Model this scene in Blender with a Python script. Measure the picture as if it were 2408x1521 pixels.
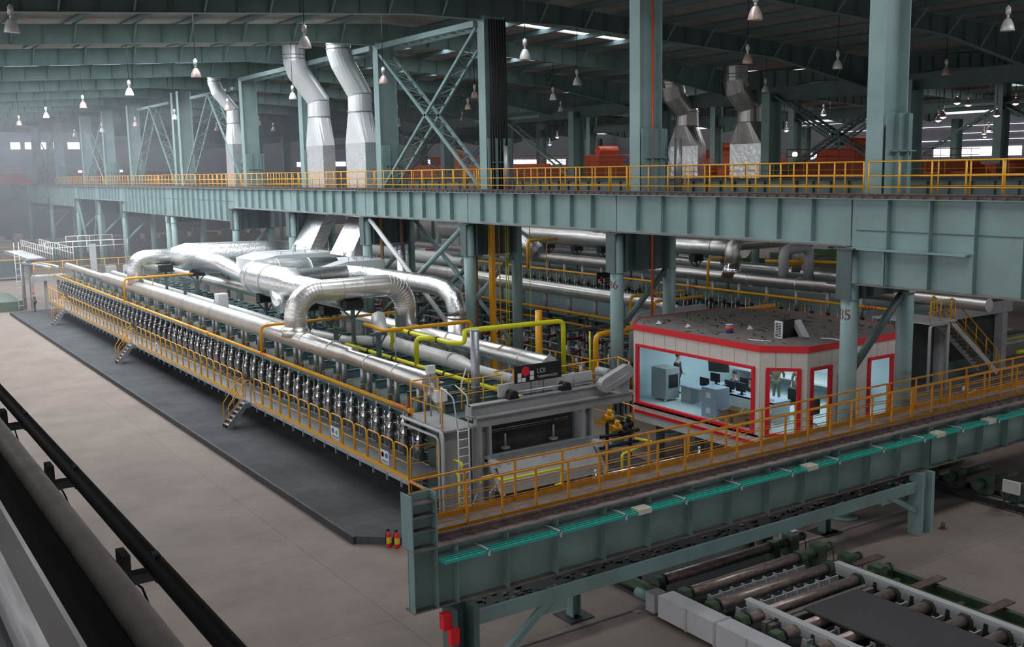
import bpy, math, random
from math import sin, cos, pi, radians, sqrt
from mathutils import Vector, Matrix
random.seed(7)
for o in list(bpy.data.objects): bpy.data.objects.remove(o)
S = bpy.context.scene
COL = S.collection
# ---------------------------------------------------------------- camera
W_, H_ = 2408, 1521
F_PX, CAM_Z = 2437.11, 12.0
yaw, pit, rol = 0.58775443, 0.14777284, -0.01810865
fw = Vector((sin(yaw)*cos(pit), cos(yaw)*cos(pit), -sin(pit)))
rt = Vector((cos(yaw), -sin(yaw), 0)); up = rt.cross(fw)
rt, up = cos(rol)*rt + sin(rol)*up, -sin(rol)*rt + cos(rol)*up
cam = bpy.data.cameras.new('camera'); camo = bpy.data.objects.new('camera', cam); COL.objects.link(camo)
cam.sensor_width = 36; cam.lens = F_PX/W_*36; cam.clip_end = 1000; cam.clip_start = .05
m = Matrix((rt, up, -fw)).transposed().to_4x4(); m.translation = (0, 0, CAM_Z)
camo.matrix_world = m
S.camera = camo
# ---------------------------------------------------------------- world, exposure
S.view_settings.view_transform = 'Standard'; S.view_settings.look = 'None'
S.view_settings.gamma = 1; S.view_settings.exposure = 0.3; S.view_settings.use_curve_mapping = False
S.cycles.max_bounces = 6; S.cycles.diffuse_bounces = 3; S.cycles.glossy_bounces = 3; S.cycles.volume_bounces = 0
S.cycles.transmission_bounces = 4; S.cycles.transparent_max_bounces = 8
S.cycles.use_denoising = True; S.cycles.sample_clamp_indirect = 4
w = bpy.data.worlds.new('world'); S.world = w; w.use_nodes = True
wb = w.node_tree.nodes['Background']; wb.inputs[0].default_value = (.93, .96, 1, 1); wb.inputs[1].default_value = WORLD = 1.0
# ---------------------------------------------------------------- daylight through the roof lights, plus added fill strips
def area(name, x, y, z, sx, sy, power, col=(.93, .97, 1), rot=(0, 0, 0)):
    l = bpy.data.lights.new(name, 'AREA'); l.shape = 'RECTANGLE'; l.size = sx; l.size_y = sy
    l.energy = power; l.color = col
    o = bpy.data.objects.new(name, l); COL.objects.link(o); o.location = (x, y, z); o.rotation_euler = rot
    return o
def roof_top(x):                      # top line of the rafters
    a = (x + 30) % 120 - 60
    return 20.9 - .06*abs(((x) % 60) - 30)
SKY = []                              # (x0, x1, y0, y1, power per square metre)
for k, pw in ((0, 12), (1, 14), (2, 20), (3, 38), (4, 48), (5, 52), (6, 52), (7, 46), (8, 40), (9, 34), (10, 30)):
    y = 22.2 + 12.1*k
    SKY.append((6 if k > 1 else 17, 27, y + 3.0, y + 5.6, pw))  # first two frames are fill added above the view for the near floor
    if k > 1: SKY.append((33, 47, y + 7.4, y + 8.3, pw*.4))
    if k in (3, 5, 7): SKY.append((66, 84, y + 4, y + 6, 14)); SKY.append((96, 114, y + 4, y + 6, 14))  # weak fill added to brighten the distant bays
SKY += [(33, 47, 12, 14.5, 26), (17, 27, 13, 15.6, 16)]  # fill strips added out of view to lift the roller table floor
for y in (8, 24, 40, 56): SKY.append((-24, -4, y, y + 2.5, 14))  # unseen strips added over the adjoining bay to light the near rail and pipe
for x0, x1, y0, y1, pw in SKY:
    n = 3 if 0 < x0 < 60 else 1
    for i in range(n):
        xa, xb = x0+(x1-x0)*i/n, x0+(x1-x0)*(i+1)/n; xc = (xa+xb)/2
        area('skylight_and_fill_light', xc, (y0+y1)/2, roof_top(xc)+.27, xb-xa, y1-y0, pw*(xb-xa)*(y1-y0), rot=(0, (-1 if (xc % 60) < 30 else 1)*math.atan(.06), 0))
# ---------------------------------------------------------------- materials
MATS = {}
def mat(name, col, rough=.6, metal=0., var=.0, vscale=1.5, bump=0., bscale=20., emit=None, estr=1., alpha=None, stretch=None, trans=0.):
    m = bpy.data.materials.new(name); m.use_nodes = True; nt = m.node_tree; N = nt.nodes; L = nt.links
    b = N['Principled BSDF']; b.inputs['Base Color'].default_value = (*col, 1)
    b.inputs['Roughness'].default_value = rough; b.inputs['Metallic'].default_value = metal
    if trans: b.inputs['Transmission Weight'].default_value = trans
    if var or bump:
        g = N.new('ShaderNodeNewGeometry'); mp = N.new('ShaderNodeMapping'); L.new(g.outputs['Position'], mp.inputs[0])
        if stretch: mp.inputs['Scale'].default_value = stretch
    if var:
        n = N.new('ShaderNodeTexNoise'); n.inputs['Scale'].default_value = vscale; n.inputs['Detail'].default_value = 5; L.new(mp.outputs[0], n.inputs[0])
        r = N.new('ShaderNodeValToRGB'); e = r.color_ramp.elements
        e[0].position = .3; e[1].position = .7
        e[0].color = (*[c*(1-var) for c in col], 1); e[1].color = (*[min(1, c*(1+var)) for c in col], 1)
        L.new(n.outputs[0], r.inputs[0]); L.new(r.outputs[0], b.inputs['Base Color'])
    if bump:
        n2 = N.new('ShaderNodeTexNoise'); n2.inputs['Scale'].default_value = bscale; n2.inputs['Detail'].default_value = 3; L.new(mp.outputs[0], n2.inputs[0])
        bp = N.new('ShaderNodeBump'); bp.inputs['Strength'].default_value = bump; bp.inputs['Distance'].default_value = .05
        L.new(n2.outputs[0], bp.inputs['Height']); L.new(bp.outputs[0], b.inputs['Normal'])
    if emit: b.inputs['Emission Color'].default_value = (*emit, 1); b.inputs['Emission Strength'].default_value = estr
    MATS[name] = m; return m
mat('teal', (.175, .265, .258), .5, 0, .16, .9)
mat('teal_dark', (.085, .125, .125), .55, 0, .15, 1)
mat('teal_column', (.235, .335, .33), .45, 0, .12, .8)
mat('dark_steel', (.03, .033, .036), .6, 0, .3, 2)
mat('rust', (.13, .085, .075), .75, 0, .35, 4)
mat('dusty', (.20, .165, .155), .85, 0, .25, 3)
mat('orange_rail', (.62, .25, .012), .45, 0, .12, 5)
mat('gas_orange', (.78, .36, .01), .35, 0, .06, 3)
mat('gas_yellow', (.78, .74, .02), .35)
mat('handrail_yellow', (.80, .38, .02), .45)
mat('cladding', (.88, .85, .82), .33, .92, .10, 1.2, .25, 2.2)
mat('cladding_dull', (.68, .64, .61), .38, .92, .12, 1.0, .2, 2.0)
mat('foil', (.92, .93, .94), .27, .95, .04, 2, .5, 9)
mat('crumpled_foil', (.95, .95, .96), .3, .9, .05, 2, 1.2, 2.6)
mat('white_duct', (.74, .76, .77), .35, .3, .05, 1, .12, 2)
mat('silver', (.85, .85, .86), .18, 1)
mat('galvanised', (.42, .43, .45), .42, .75, .15, 3)
mat('grey_paint', (.40, .40, .41), .45, .1, .12, 2)
mat('pale_grey', (.52, .52, .53), .5, 0, .06, 2)
mat('white_pipe', (.62, .62, .62), .38, .1, .05, 2)
mat('chrome', (.8, .8, .8), .12, 1)
mat('valve_body', (.19, .18, .18), .35, .7, .3, 9)
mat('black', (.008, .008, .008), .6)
mat('worn_steel', (.62, .60, .61), .33, .85, .22, 7, .15, 9, stretch=(1, .12, 1))
mat('old_pipe', (.72, .65, .61), .42, 0, .15, 5)
mat('black_plastic', (.02, .02, .023), .35)
mat('furnace_steel', (.10, .155, .16), .55, 0, .2, 1)
mat('door_dark', (.05, .047, .045), .7, 0, .25, 1.5)
mat('red', (.72, .015, .025), .4)
mat('dark_red', (.20, .02, .02), .5)
mat('crane_orange', (.55, .10, .035), .5, 0, .08, 1)
mat('panel_cream', (.66, .61, .56), .45, 0, .03, 1)
mat('roof_felt', (.19, .16, .15), .85, 0, .15, 3)
mat('white', (.75, .75, .75), .5)
mat('sign_black', (.006, .006, .008), .45)
mat('skin', (.50, .30, .22), .55)
mat('hair', (.02, .016, .014), .6)
mat('cloth_blue', (.03, .035, .14), .8)
mat('cloth_black', (.015, .015, .017), .8)
mat('cloth_olive', (.12, .12, .085), .8)
mat('cardboard', (.33, .20, .11), .8, 0, .1, 6)
mat('desk_blue', (.35, .42, .52), .5)
mat('cabinet_grey', (.36, .40, .40), .5)
mat('room_white', (.62, .74, .78), .6)
mat('green_machine', (.075, .115, .07), .5, 0, .25, 4)
mat('roller_steel', (.36, .28, .25), .34, .45, .35, 3.5, 0, 1, stretch=(1, 4, 4))
mat('steel_plate', (.085, .075, .078), .55, .3, .08, 1.2)
mat('green_bar', (.03, .42, .33), .4)
mat('cream_clip', (.62, .60, .50), .5)
mat('purlin', (.10, .16, .165), .6)
mat('roof_sheet', (.33, .31, .29), .75, 0, .12, 1.5)
mat('wall_sheet', (.075, .075, .085), .8, 0, .1, .5)
mat('lamp_shell', (.45, .33, .30), .4, .3)
mat('lamp_white', (.60, .58, .57), .4, .2)
mat('wood', (.28, .17, .09), .8)
mat('screed', (.33, .29, .26), .9, 0, .2, 2)
mat('blue', (.03, .10, .55), .5)
mat('green', (.03, .35, .06), .5)
mat('label_yellow', (.75, .6, .03), .5)
def emis(name, c, s): return mat(name, (0, 0, 0), .5, emit=c, estr=s)
emis('sky_glow', (.86, .93, 1), 3.0); emis('far_glow', (.93, .90, 1), 2.6); emis('tube_glow', (.85, .95, 1), 6)
emis('lamp_glow', (1, .93, .95), 25); emis('strip_glow', (.85, .9, 1), 1.0); emis('green_lamp_glow', (.6, 1, .75), 5)
# glass
g = bpy.data.materials.new('glass'); g.use_nodes = True; nt = g.node_tree; nt.nodes.clear()
go = nt.nodes.new('ShaderNodeOutputMaterial'); gx = nt.nodes.new('ShaderNodeMixShader'); gt = nt.nodes.new('ShaderNodeBsdfTransparent')
gg = nt.nodes.new('ShaderNodeBsdfGlossy'); lw = nt.nodes.new('ShaderNodeLayerWeight'); gg.inputs['Roughness'].default_value = .02; gp = nt.nodes.new('ShaderNodeMath'); gp.operation = 'POWER'; gp.inputs[1].default_value = 5
gf = nt.nodes.new('ShaderNodeMath'); gf.operation = 'MULTIPLY_ADD'; gf.inputs[1].default_value = .6; gf.inputs[2].default_value = .04
nt.links.new(lw.outputs['Facing'], gp.inputs[0]); nt.links.new(gp.outputs[0], gf.inputs[0])
gt.inputs[0].default_value = (.90, .95, .95, 1)
nt.links.new(gf.outputs[0], gx.inputs[0]); nt.links.new(gt.outputs[0], gx.inputs[1]); nt.links.new(gg.outputs[0], gx.inputs[2]); nt.links.new(gx.outputs[0], go.inputs[0])
MATS['glass'] = g
# floor concrete: brown-grey screed with slab joints and stains
def slab(name, c1, c2, jx, jy, jw, rough, jc=.55):
    m = mat(name, c1, rough); nt = m.node_tree; N = nt.nodes; L = nt.links; b = N['Principled BSDF']
    g = N.new('ShaderNodeNewGeometry')
    n = N.new('ShaderNodeTexNoise'); n.inputs['Scale'].default_value = .35; n.inputs['Detail'].default_value = 8; n.inputs['Roughness'].default_value = .65
    L.new(g.outputs['Position'], n.inputs[0])
    r = N.new('ShaderNodeValToRGB'); r.color_ramp.elements[0].position = .35; r.color_ramp.elements[1].position = .65
    r.color_ramp.elements[0].color = (*c1, 1); r.color_ramp.elements[1].color = (*c2, 1); L.new(n.outputs[0], r.inputs[0])
    br = N.new('ShaderNodeTexBrick'); br.offset = .5 if jw < 0 else 0; br.inputs['Scale'].default_value = 1
    br.inputs['Brick Width'].default_value = jx; br.inputs['Row Height'].default_value = jy; br.inputs['Mortar Size'].default_value = abs(jw)
    br.inputs['Color1'].default_value = (1, 1, 1, 1); br.inputs['Color2'].default_value = (.86, .86, .86, 1) if jw < 0 else (.97, .97, .97, 1); br.inputs['Mortar'].default_value = (jc, jc, jc, 1)
    L.new(g.outputs['Position'], br.inputs[0])
    mx = N.new('ShaderNodeMixRGB'); mx.blend_type = 'MULTIPLY'; mx.inputs[0].default_value = 1
    L.new(r.outputs[0], mx.inputs[1]); L.new(br.outputs[0], mx.inputs[2]); L.new(mx.outputs[0], b.inputs['Base Color'])
    return m
slab('concrete', (.20, .155, .13), (.27, .215, .185), 6, 6, .02, .75, .75)
slab('plating', (.066, .070, .075), (.10, .105, .112), 1.6, .8, -.012, .85, .55)
MATS['plating'].node_tree.nodes['Principled BSDF'].inputs['Specular IOR Level'].default_value = .2
# ---------------------------------------------------------------- mesh helper
class M:
    def __init__(s): s.v = []; s.f = []; s.m = []; s.s = []
    def add(s, vs, fs, mi=0, sm=False):
        b = len(s.v); s.v += [tuple(v) for v in vs]
        for f in fs: s.f.append([b+i for i in f]); s.m.append(mi); s.s.append(sm)
        return s
    def box(s, x0, x1, y0, y1, z0, z1, mi=0):
        return s.add([(x0,y0,z0),(x1,y0,z0),(x1,y1,z0),(x0,y1,z0),(x0,y0,z1),(x1,y0,z1),(x1,y1,z1),(x0,y1,z1)],
                     [(0,3,2,1),(4,5,6,7),(0,1,5,4),(1,2,6,5),(2,3,7,6),(3,0,4,7)], mi)
    def cbox(s, c, d, mi=0): return s.box(c[0]-d[0]/2, c[0]+d[0]/2, c[1]-d[1]/2, c[1]+d[1]/2, c[2]-d[2]/2, c[2]+d[2]/2, mi)
    def bar(s, p, q, w, h, mi=0, upv=(0,0,1)):
        p = Vector(p); q = Vector(q); d = (q-p).normalized(); u = Vector(upv)
        if abs(d.dot(u)) > .98: u = Vector((1,0,0))
        a = d.cross(u).normalized()*w/2; b = a.cross(d).normalized()*h/2
        vs = [p-a-b, p+a-b, p+a+b, p-a+b, q-a-b, q+a-b, q+a+b, q-a+b]
        return s.add(vs, [(0,1,2,3),(7,6,5,4),(4,5,1,0),(5,6,2,1),(6,7,3,2),(7,4,0,3)], mi)
    def ibeam(s, p, q, h, w, tf=.03, tw=.02, mi=0, upv=(0,0,1)):
        p = Vector(p); q = Vector(q); d = (q-p).normalized(); u = Vector(upv); a = d.cross(u).normalized(); u = a.cross(d).normalized()
        s.bar(p+u*(h/2-tf/2), q+u*(h/2-tf/2), w, tf, mi, upv); s.bar(p-u*(h/2-tf/2), q-u*(h/2-tf/2), w, tf, mi, upv)
        return s.bar(p, q, tw, h-2*tf, mi, upv)
    def sweep(s, pts, rs, n=12, mi=0, caps=True, sm=True):
        pts = [Vector(p) for p in pts]; N = len(pts)
        if not hasattr(rs, '__len__'): rs = [rs]*N
        d0 = (pts[1]-pts[0]).normalized(); u = Vector((0,0,1)) if abs(d0.z) < .9 else Vector((1,0,0))
        a = d0.cross(u).normalized(); vs = []; fs = []
        for i, p in enumerate(pts):
            if i == 0: d = d0
            elif i == N-1: d = (pts[i]-pts[i-1]).normalized()
            else:
                d = (pts[i]-pts[i-1]).normalized() + (pts[i+1]-pts[i]).normalized()
                d = d.normalized() if d.length > 1e-6 else (pts[i]-pts[i-1]).normalized()
            a = a - d*a.dot(d); a = a.normalized() if a.length > 1e-6 else d.orthogonal().normalized(); b = d.cross(a)
            for k in range(n):
                t = 2*pi*k/n; vs.append(p + (a*cos(t)+b*sin(t))*rs[i])
        for i in range(N-1):
            for k in range(n):
                k2 = (k+1) % n; fs.append((i*n+k, i*n+k2, (i+1)*n+k2, (i+1)*n+k))
        s.add(vs, fs, mi, sm)
        if caps:
            b0 = len(s.v) - N*n
            s.f.append([b0+k for k in range(n)][::-1]); s.m.append(mi); s.s.append(False)
            s.f.append([b0+(N-1)*n+k for k in range(n)]); s.m.append(mi); s.s.append(False)
        return s
    def cyl(s, p, q, r, n=12, mi=0, r2=None, sm=True): return s.sweep([p, q], [r, r if r2 is None else r2], n, mi, True, sm)
    def pipe(s, pts, r, n=12, bend=None, mi=0, seg=5):
        """polyline with rounded corners"""
        pts = [Vector(p) for p in pts]; bend = r*2 if bend is None else bend; out = [pts[0]]
        for i in range(1, len(pts)-1):
            a, b, c = pts[i-1], pts[i], pts[i+1]; d1 = (a-b); d2 = (c-b)
            t = min(bend, d1.length*.49, d2.length*.49); p0 = b + d1.normalized()*t; p1 = b + d2.normalized()*t
            for k in range(seg+1):
                q = k/seg; out.append(p0*(1-q)**2 + b*2*q*(1-q) + p1*q*q)
        out.append(pts[-1]); return s.sweep(out, r, n, mi)
    def poly(s, pts, axis, d0, d1, mi=0):
        """extruded outline; pts are (u, v) in the plane normal to axis"""
        def P(u, v, d): return {'x': (d, u, v), 'y': (u, d, v), 'z': (u, v, d)}[axis]
        n = len(pts); vs = [P(u, v, d0) for u, v in pts] + [P(u, v, d1) for u, v in pts]
        fs = [tuple(range(n))[::-1], tuple(range(n, 2*n))] + [(i, (i+1) % n, n+(i+1) % n, n+i) for i in range(n)]
        return s.add(vs, fs, mi)
    def lathe(s, prof, c=(0,0,0), n=14, mi=0, axis='z', sm=True):
        vs = []; fs = []
        for r, h in prof:
            for k in range(n):
                t = 2*pi*k/n; a, b = r*cos(t), r*sin(t)
                vs.append({'z': (c[0]+a, c[1]+b, c[2]+h), 'x': (c[0]+h, c[1]+a, c[2]+b), 'y': (c[0]+a, c[1]+h, c[2]+b)}[axis])
        for i in range(len(prof)-1):
            for k in range(n): k2 = (k+1) % n; fs.append((i*n+k, i*n+k2, (i+1)*n+k2, (i+1)*n+k))
        return s.add(vs, fs, mi, sm)
def obj(name, mm, mats, parent=None, origin=None):
    me = bpy.data.meshes.new(name)
    if isinstance(mats, str): mats = [mats]
    if parent is not None: off = Vector(PO[parent.name])
    elif origin is not None: off = Vector(origin)
    else:
        xs = [v[0] for v in mm.v]; ys = [v[1] for v in mm.v]; zs = [v[2] for v in mm.v]
        off = Vector(((min(xs)+max(xs))/2, (min(ys)+max(ys))/2, min(zs)))
    me.from_pydata([(v[0]-off.x, v[1]-off.y, v[2]-off.z) for v in mm.v], [], mm.f)
    for k in mats: me.materials.append(MATS[k])
    me.polygons.foreach_set('material_index', mm.m); me.polygons.foreach_set('use_smooth', mm.s); me.update()
    o = bpy.data.objects.new(name, me); COL.objects.link(o)
    if parent is None: o.location = off
    else: o.parent = parent; KMAP.setdefault(parent.name, []).append(o)
    PO[o.name] = tuple(off)
    return o
PO = {}; KMAP = {}; CLY, CLD = 3.25, 1.95
def tag(o, label, cat, group=None, kind=None):
    if label: o['label'] = label
    if cat: o['category'] = cat
    if group: o['group'] = group
    if kind: o['kind'] = kind
    return o
def thing(name, label, cat, loc, group=None):
    o = bpy.data.objects.new(name, None); COL.objects.link(o); o.location = loc; PO[o.name] = tuple(loc)
    o.empty_display_size = .3
    return tag(o, label, cat, group)
def struct(name, mm, mats):
    o = obj(name, mm, mats); o['kind'] = 'structure'; return o
def single(name, mm, mats, label, cat, group=None): return tag(obj(name, mm, mats), label, cat, group)
def dup(root, loc, label=None, group=None, rz=None, skip=()):
    r = root.copy(); COL.objects.link(r); r.location = loc; PO[r.name] = tuple(loc)
    if rz is not None: r.rotation_euler = (0, 0, rz)
    if label: r['label'] = label
    if group: r['group'] = group
    for ch in KIDS(root):
        if ch.name.split('.')[0] in skip: continue
        c = ch.copy(); COL.objects.link(c); c.parent = r; PO[c.name] = tuple(loc); KMAP.setdefault(r.name, []).append(c)
        for g2 in KIDS(ch):
            d = g2.copy(); COL.objects.link(d); d.parent = c; KMAP.setdefault(c.name, []).append(d)
    return r
def KIDS(o): return list(KMAP.get(o.name, ()))
ORD = ['first','second','third','fourth','fifth','sixth','seventh','eighth','ninth','tenth','eleventh','twelfth','thirteenth','fourteenth','fifteenth','sixteenth','seventeenth','eighteenth','nineteenth','twentieth']
ORD += ['twenty-'+ORD[i] for i in range(9)] + ['thirtieth'] + ['thirty-'+ORD[i] for i in range(9)] + ['fortieth'] + ['forty-'+ORD[i] for i in range(9)] + ['fiftieth'] + ['fifty-'+ORD[i] for i in range(9)] + ['sixtieth'] + ['sixty-'+ORD[i] for i in range(9)] + ['seventieth'] + ['seventy-'+ORD[i] for i in range(9)] + ['eightieth']
def railing(mm_posts, mm_rails, p, q, n, h=1.1, rp=.025, rails=(1., .62, .3), post_extra=0):
    p = Vector(p); q = Vector(q)
    out = []
    for i in range(n+1):
        a = p.lerp(q, i/n); m = M(); m.cyl(a, a+Vector((0,0,h)), rp, 6); out.append(m)
    for f in rails: mm_rails.cyl(p+Vector((0,0,h*f)), q+Vector((0,0,h*f)), rp*(.95 if f == 1 else .75), 6)
    return out
def text_mesh(txt, size, loc, xdir, updir, matname, parent=None, name='lettering', depth=.004, spacing=1.0):
    cu = bpy.data.curves.new(name, 'FONT'); cu.body = txt; cu.size = size; cu.extrude = depth; cu.space_character = spacing
    t = bpy.data.objects.new(name, cu); COL.objects.link(t)
    dg = bpy.context.evaluated_depsgraph_get(); me = bpy.data.meshes.new_from_object(t.evaluated_get(dg))
    bpy.data.objects.remove(t); bpy.data.curves.remove(cu)
    o = bpy.data.objects.new(name, me); COL.objects.link(o); me.materials.clear(); me.materials.append(MATS[matname])
    x = Vector(xdir).normalized(); u = Vector(updir).normalized(); nrm = x.cross(u)
    mw = Matrix((x, u, nrm)).transposed().to_4x4(); mw.translation = loc
    me.transform(mw)
    off = Vector(PO[parent.name]) if parent is not None else Vector(loc)
    me.transform(Matrix.Translation(-off))
    if parent is not None: o.parent = parent; KMAP.setdefault(parent.name, []).append(o)
    else: o.location = off
    return o
# ================================================================ the hall
Y0, PITCH = 22.2, 12.1
FRAMES = [Y0 + PITCH*k for k in range(-1, 15)]
# floor, raised plating beside the furnace
m = M(); m.box(-30, 190, -15, 260, -.3, 0); struct('floor', m, 'concrete')
m = M(); m.box(-30, 186, -14.3, -14, 5.5, 21.2); struct('light_block_wall', m, 'wall_sheet')  # unseen wall panel behind the camera, added to cut light from that side
m = M(); m.poly([(13.6, 29.9), (14.75, 28.9), (27.0, 28.9), (27.0, 100.5), (13.6, 100.5)], 'z', 0, .25); struct('floor_platform', m, 'plating')
m = M(); m.box(13.52, 13.6, 29.85, 100.6, 0, .26); struct('trim_1', m, 'dark_steel')
# roof sheets: gables with ridges at x=30 and x=90
def roof_line(dz):
    pts = [(-30, 20.9), (0, 19.1), (30, 20.9), (60, 19.1), (90, 20.9), (120, 19.1), (150, 20.9)]
    return [(x, z+dz) for x, z in pts]
rl = roof_line(.30)
# roof sheets with real openings where the skylights sit
m = M(); ys = sorted({-14., 205.} | {y for sy in SKY for y in (round(sy[2], 2), round(sy[3], 2))})
def rz(x): return roof_top(x) + .30 if x > 0 else 19.4 + .06*x
for (xa, za), (xb, zb) in zip(rl, rl[1:]):
    cuts = sorted({xa, xb} | {x for sy in SKY for x in (sy[0], sy[1]) if xa < x < xb})
    for c0, c1 in zip(cuts, cuts[1:]):
        for y0, y1 in zip(ys, ys[1:]):
            xc, yc = (c0+c1)/2, (y0+y1)/2
            if any(s_[0] < xc < s_[1] and s_[2]-.01 < yc < s_[3]+.01 for s_ in SKY): continue
            z0 = za + (zb-za)*(c0-xa)/(xb-xa); z1 = za + (zb-za)*(c1-xa)/(xb-xa)
            m.add([(c0,y0,z0),(c1,y0,z1),(c1,y1,z1),(c0,y1,z0),(c0,y0,z0+.06),(c1,y0,z1+.06),(c1,y1,z1+.06),(c0,y1,z0+.06)],
                  [(0,3,2,1),(4,5,6,7),(0,1,5,4),(1,2,6,5),(2,3,7,6),(3,0,4,7)])
struct('ceiling', m, 'roof_sheet')
k = 1
for x0, x1, y0, y1, pw in SKY:
    m = M(); n = 1
    za, zb = roof_top(x0)+.38, roof_top(x1)+.38
    if x0 < 30 < x1: za = zb = 20.9
    m.add([(x0,y0,za),(x1,y0,zb),(x1,y1,zb),(x0,y1,za),(x0,y0,za+.03),(x1,y0,zb+.03),(x1,y1,zb+.03),(x0,y1,za+.03)], [(0,3,2,1),(4,5,6,7),(0,1,5,4),(1,2,6,5),(2,3,7,6),(3,0,4,7)])
    struct('window_%d' % k, m, 'sky_glow'); k += 1  # glowing panels of the added fill strips share this numbering
# purlins, one run per line, every 3 m
for i in range(1, 40):
    x = i*3.0 - .0
    if abs(x-60) < .1 or abs(x-30) < .1: continue
    if x > 60 and i % 2: continue
    z = roof_top(x)
    m = M(); m.box(x-.09, x+.09, 28, 198, z-.02, z+.24)
    struct('purlin', m, 'purlin')
# rafters
def rafter(y, idx):
    lab = ['deep teal roof rafter with stiffened web, %s frame down the hall' % ORD[idx]][0]
    t = thing('roof_rafter', lab, 'roof beam', (30, y, 19.8), 'rafters under the hall roof')
    web = M(); bot = M(); top = M(); st = M()
    def seg(xa, xb, bays):
        n = max(2, int((xb-xa)/3))
        return [xa + (xb-xa)*i/n for i in range(n+1)]
    def bz(x):                                     # bottom line, haunched at the column rows
        d = min(abs(x % 60 - 30), 99); v = abs(x-60) if 40 < x < 80 else 99
        h = 1.0
        if x > 55 and abs((x % 60)) < 9 or (x % 60) > 51: h = 1.0 + 1.0*(1 - min(x % 60, 60-(x % 60))/9.)
        if d < 4: h = 1.05 + .25*(1-d/4)
        return roof_top(x) - h
    xs = [-9 + 1.5*i for i in range(int((124+9)/1.5)+1)]
    for xa, xb in zip(xs, xs[1:]):
        a0, a1, b0, b1 = bz(xa), bz(xb), roof_top(xa)-.02, roof_top(xb)-.02
        web.add([(xa,y-.01,a0),(xb,y-.01,a1),(xb,y-.01,b1),(xa,y-.01,b0),(xa,y+.01,a0),(xb,y+.01,a1),(xb,y+.01,b1),(xa,y+.01,b0)],
                [(0,1,2,3),(7,6,5,4),(0,4,5,1),(3,2,6,7)])
        bot.bar((xa-.01, y, a0), (xb+.01, y, a1), .36, .03); top.bar((xa-.01, y, b0), (xb+.01, y, b1), .30, .025)
        web.box(xa-.008, xa+.008, y-.15, y+.15, a0, b0)
    obj('web', web, 'teal_dark' if idx < 3 else 'teal', t); obj('flange', bot, 'teal', t); obj('flange', top, 'teal', t)  # nearest webs get darker teal: the unlit roof there is put into the colour
    for i in range(1, 20):
        x = i*3.0
        if abs(x-30) < .1: continue
        b = M(); z = bz(x)
        for s_ in (-1, 1):
            b.bar((x, y+s_*.12, z+.05), (x, y+s_*.95, roof_top(x)-.02), .07, .07)
        obj('knee_brace', b, 'teal', t)
for i, y in enumerate(FRAMES[1:]): rafter(y, i)
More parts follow.
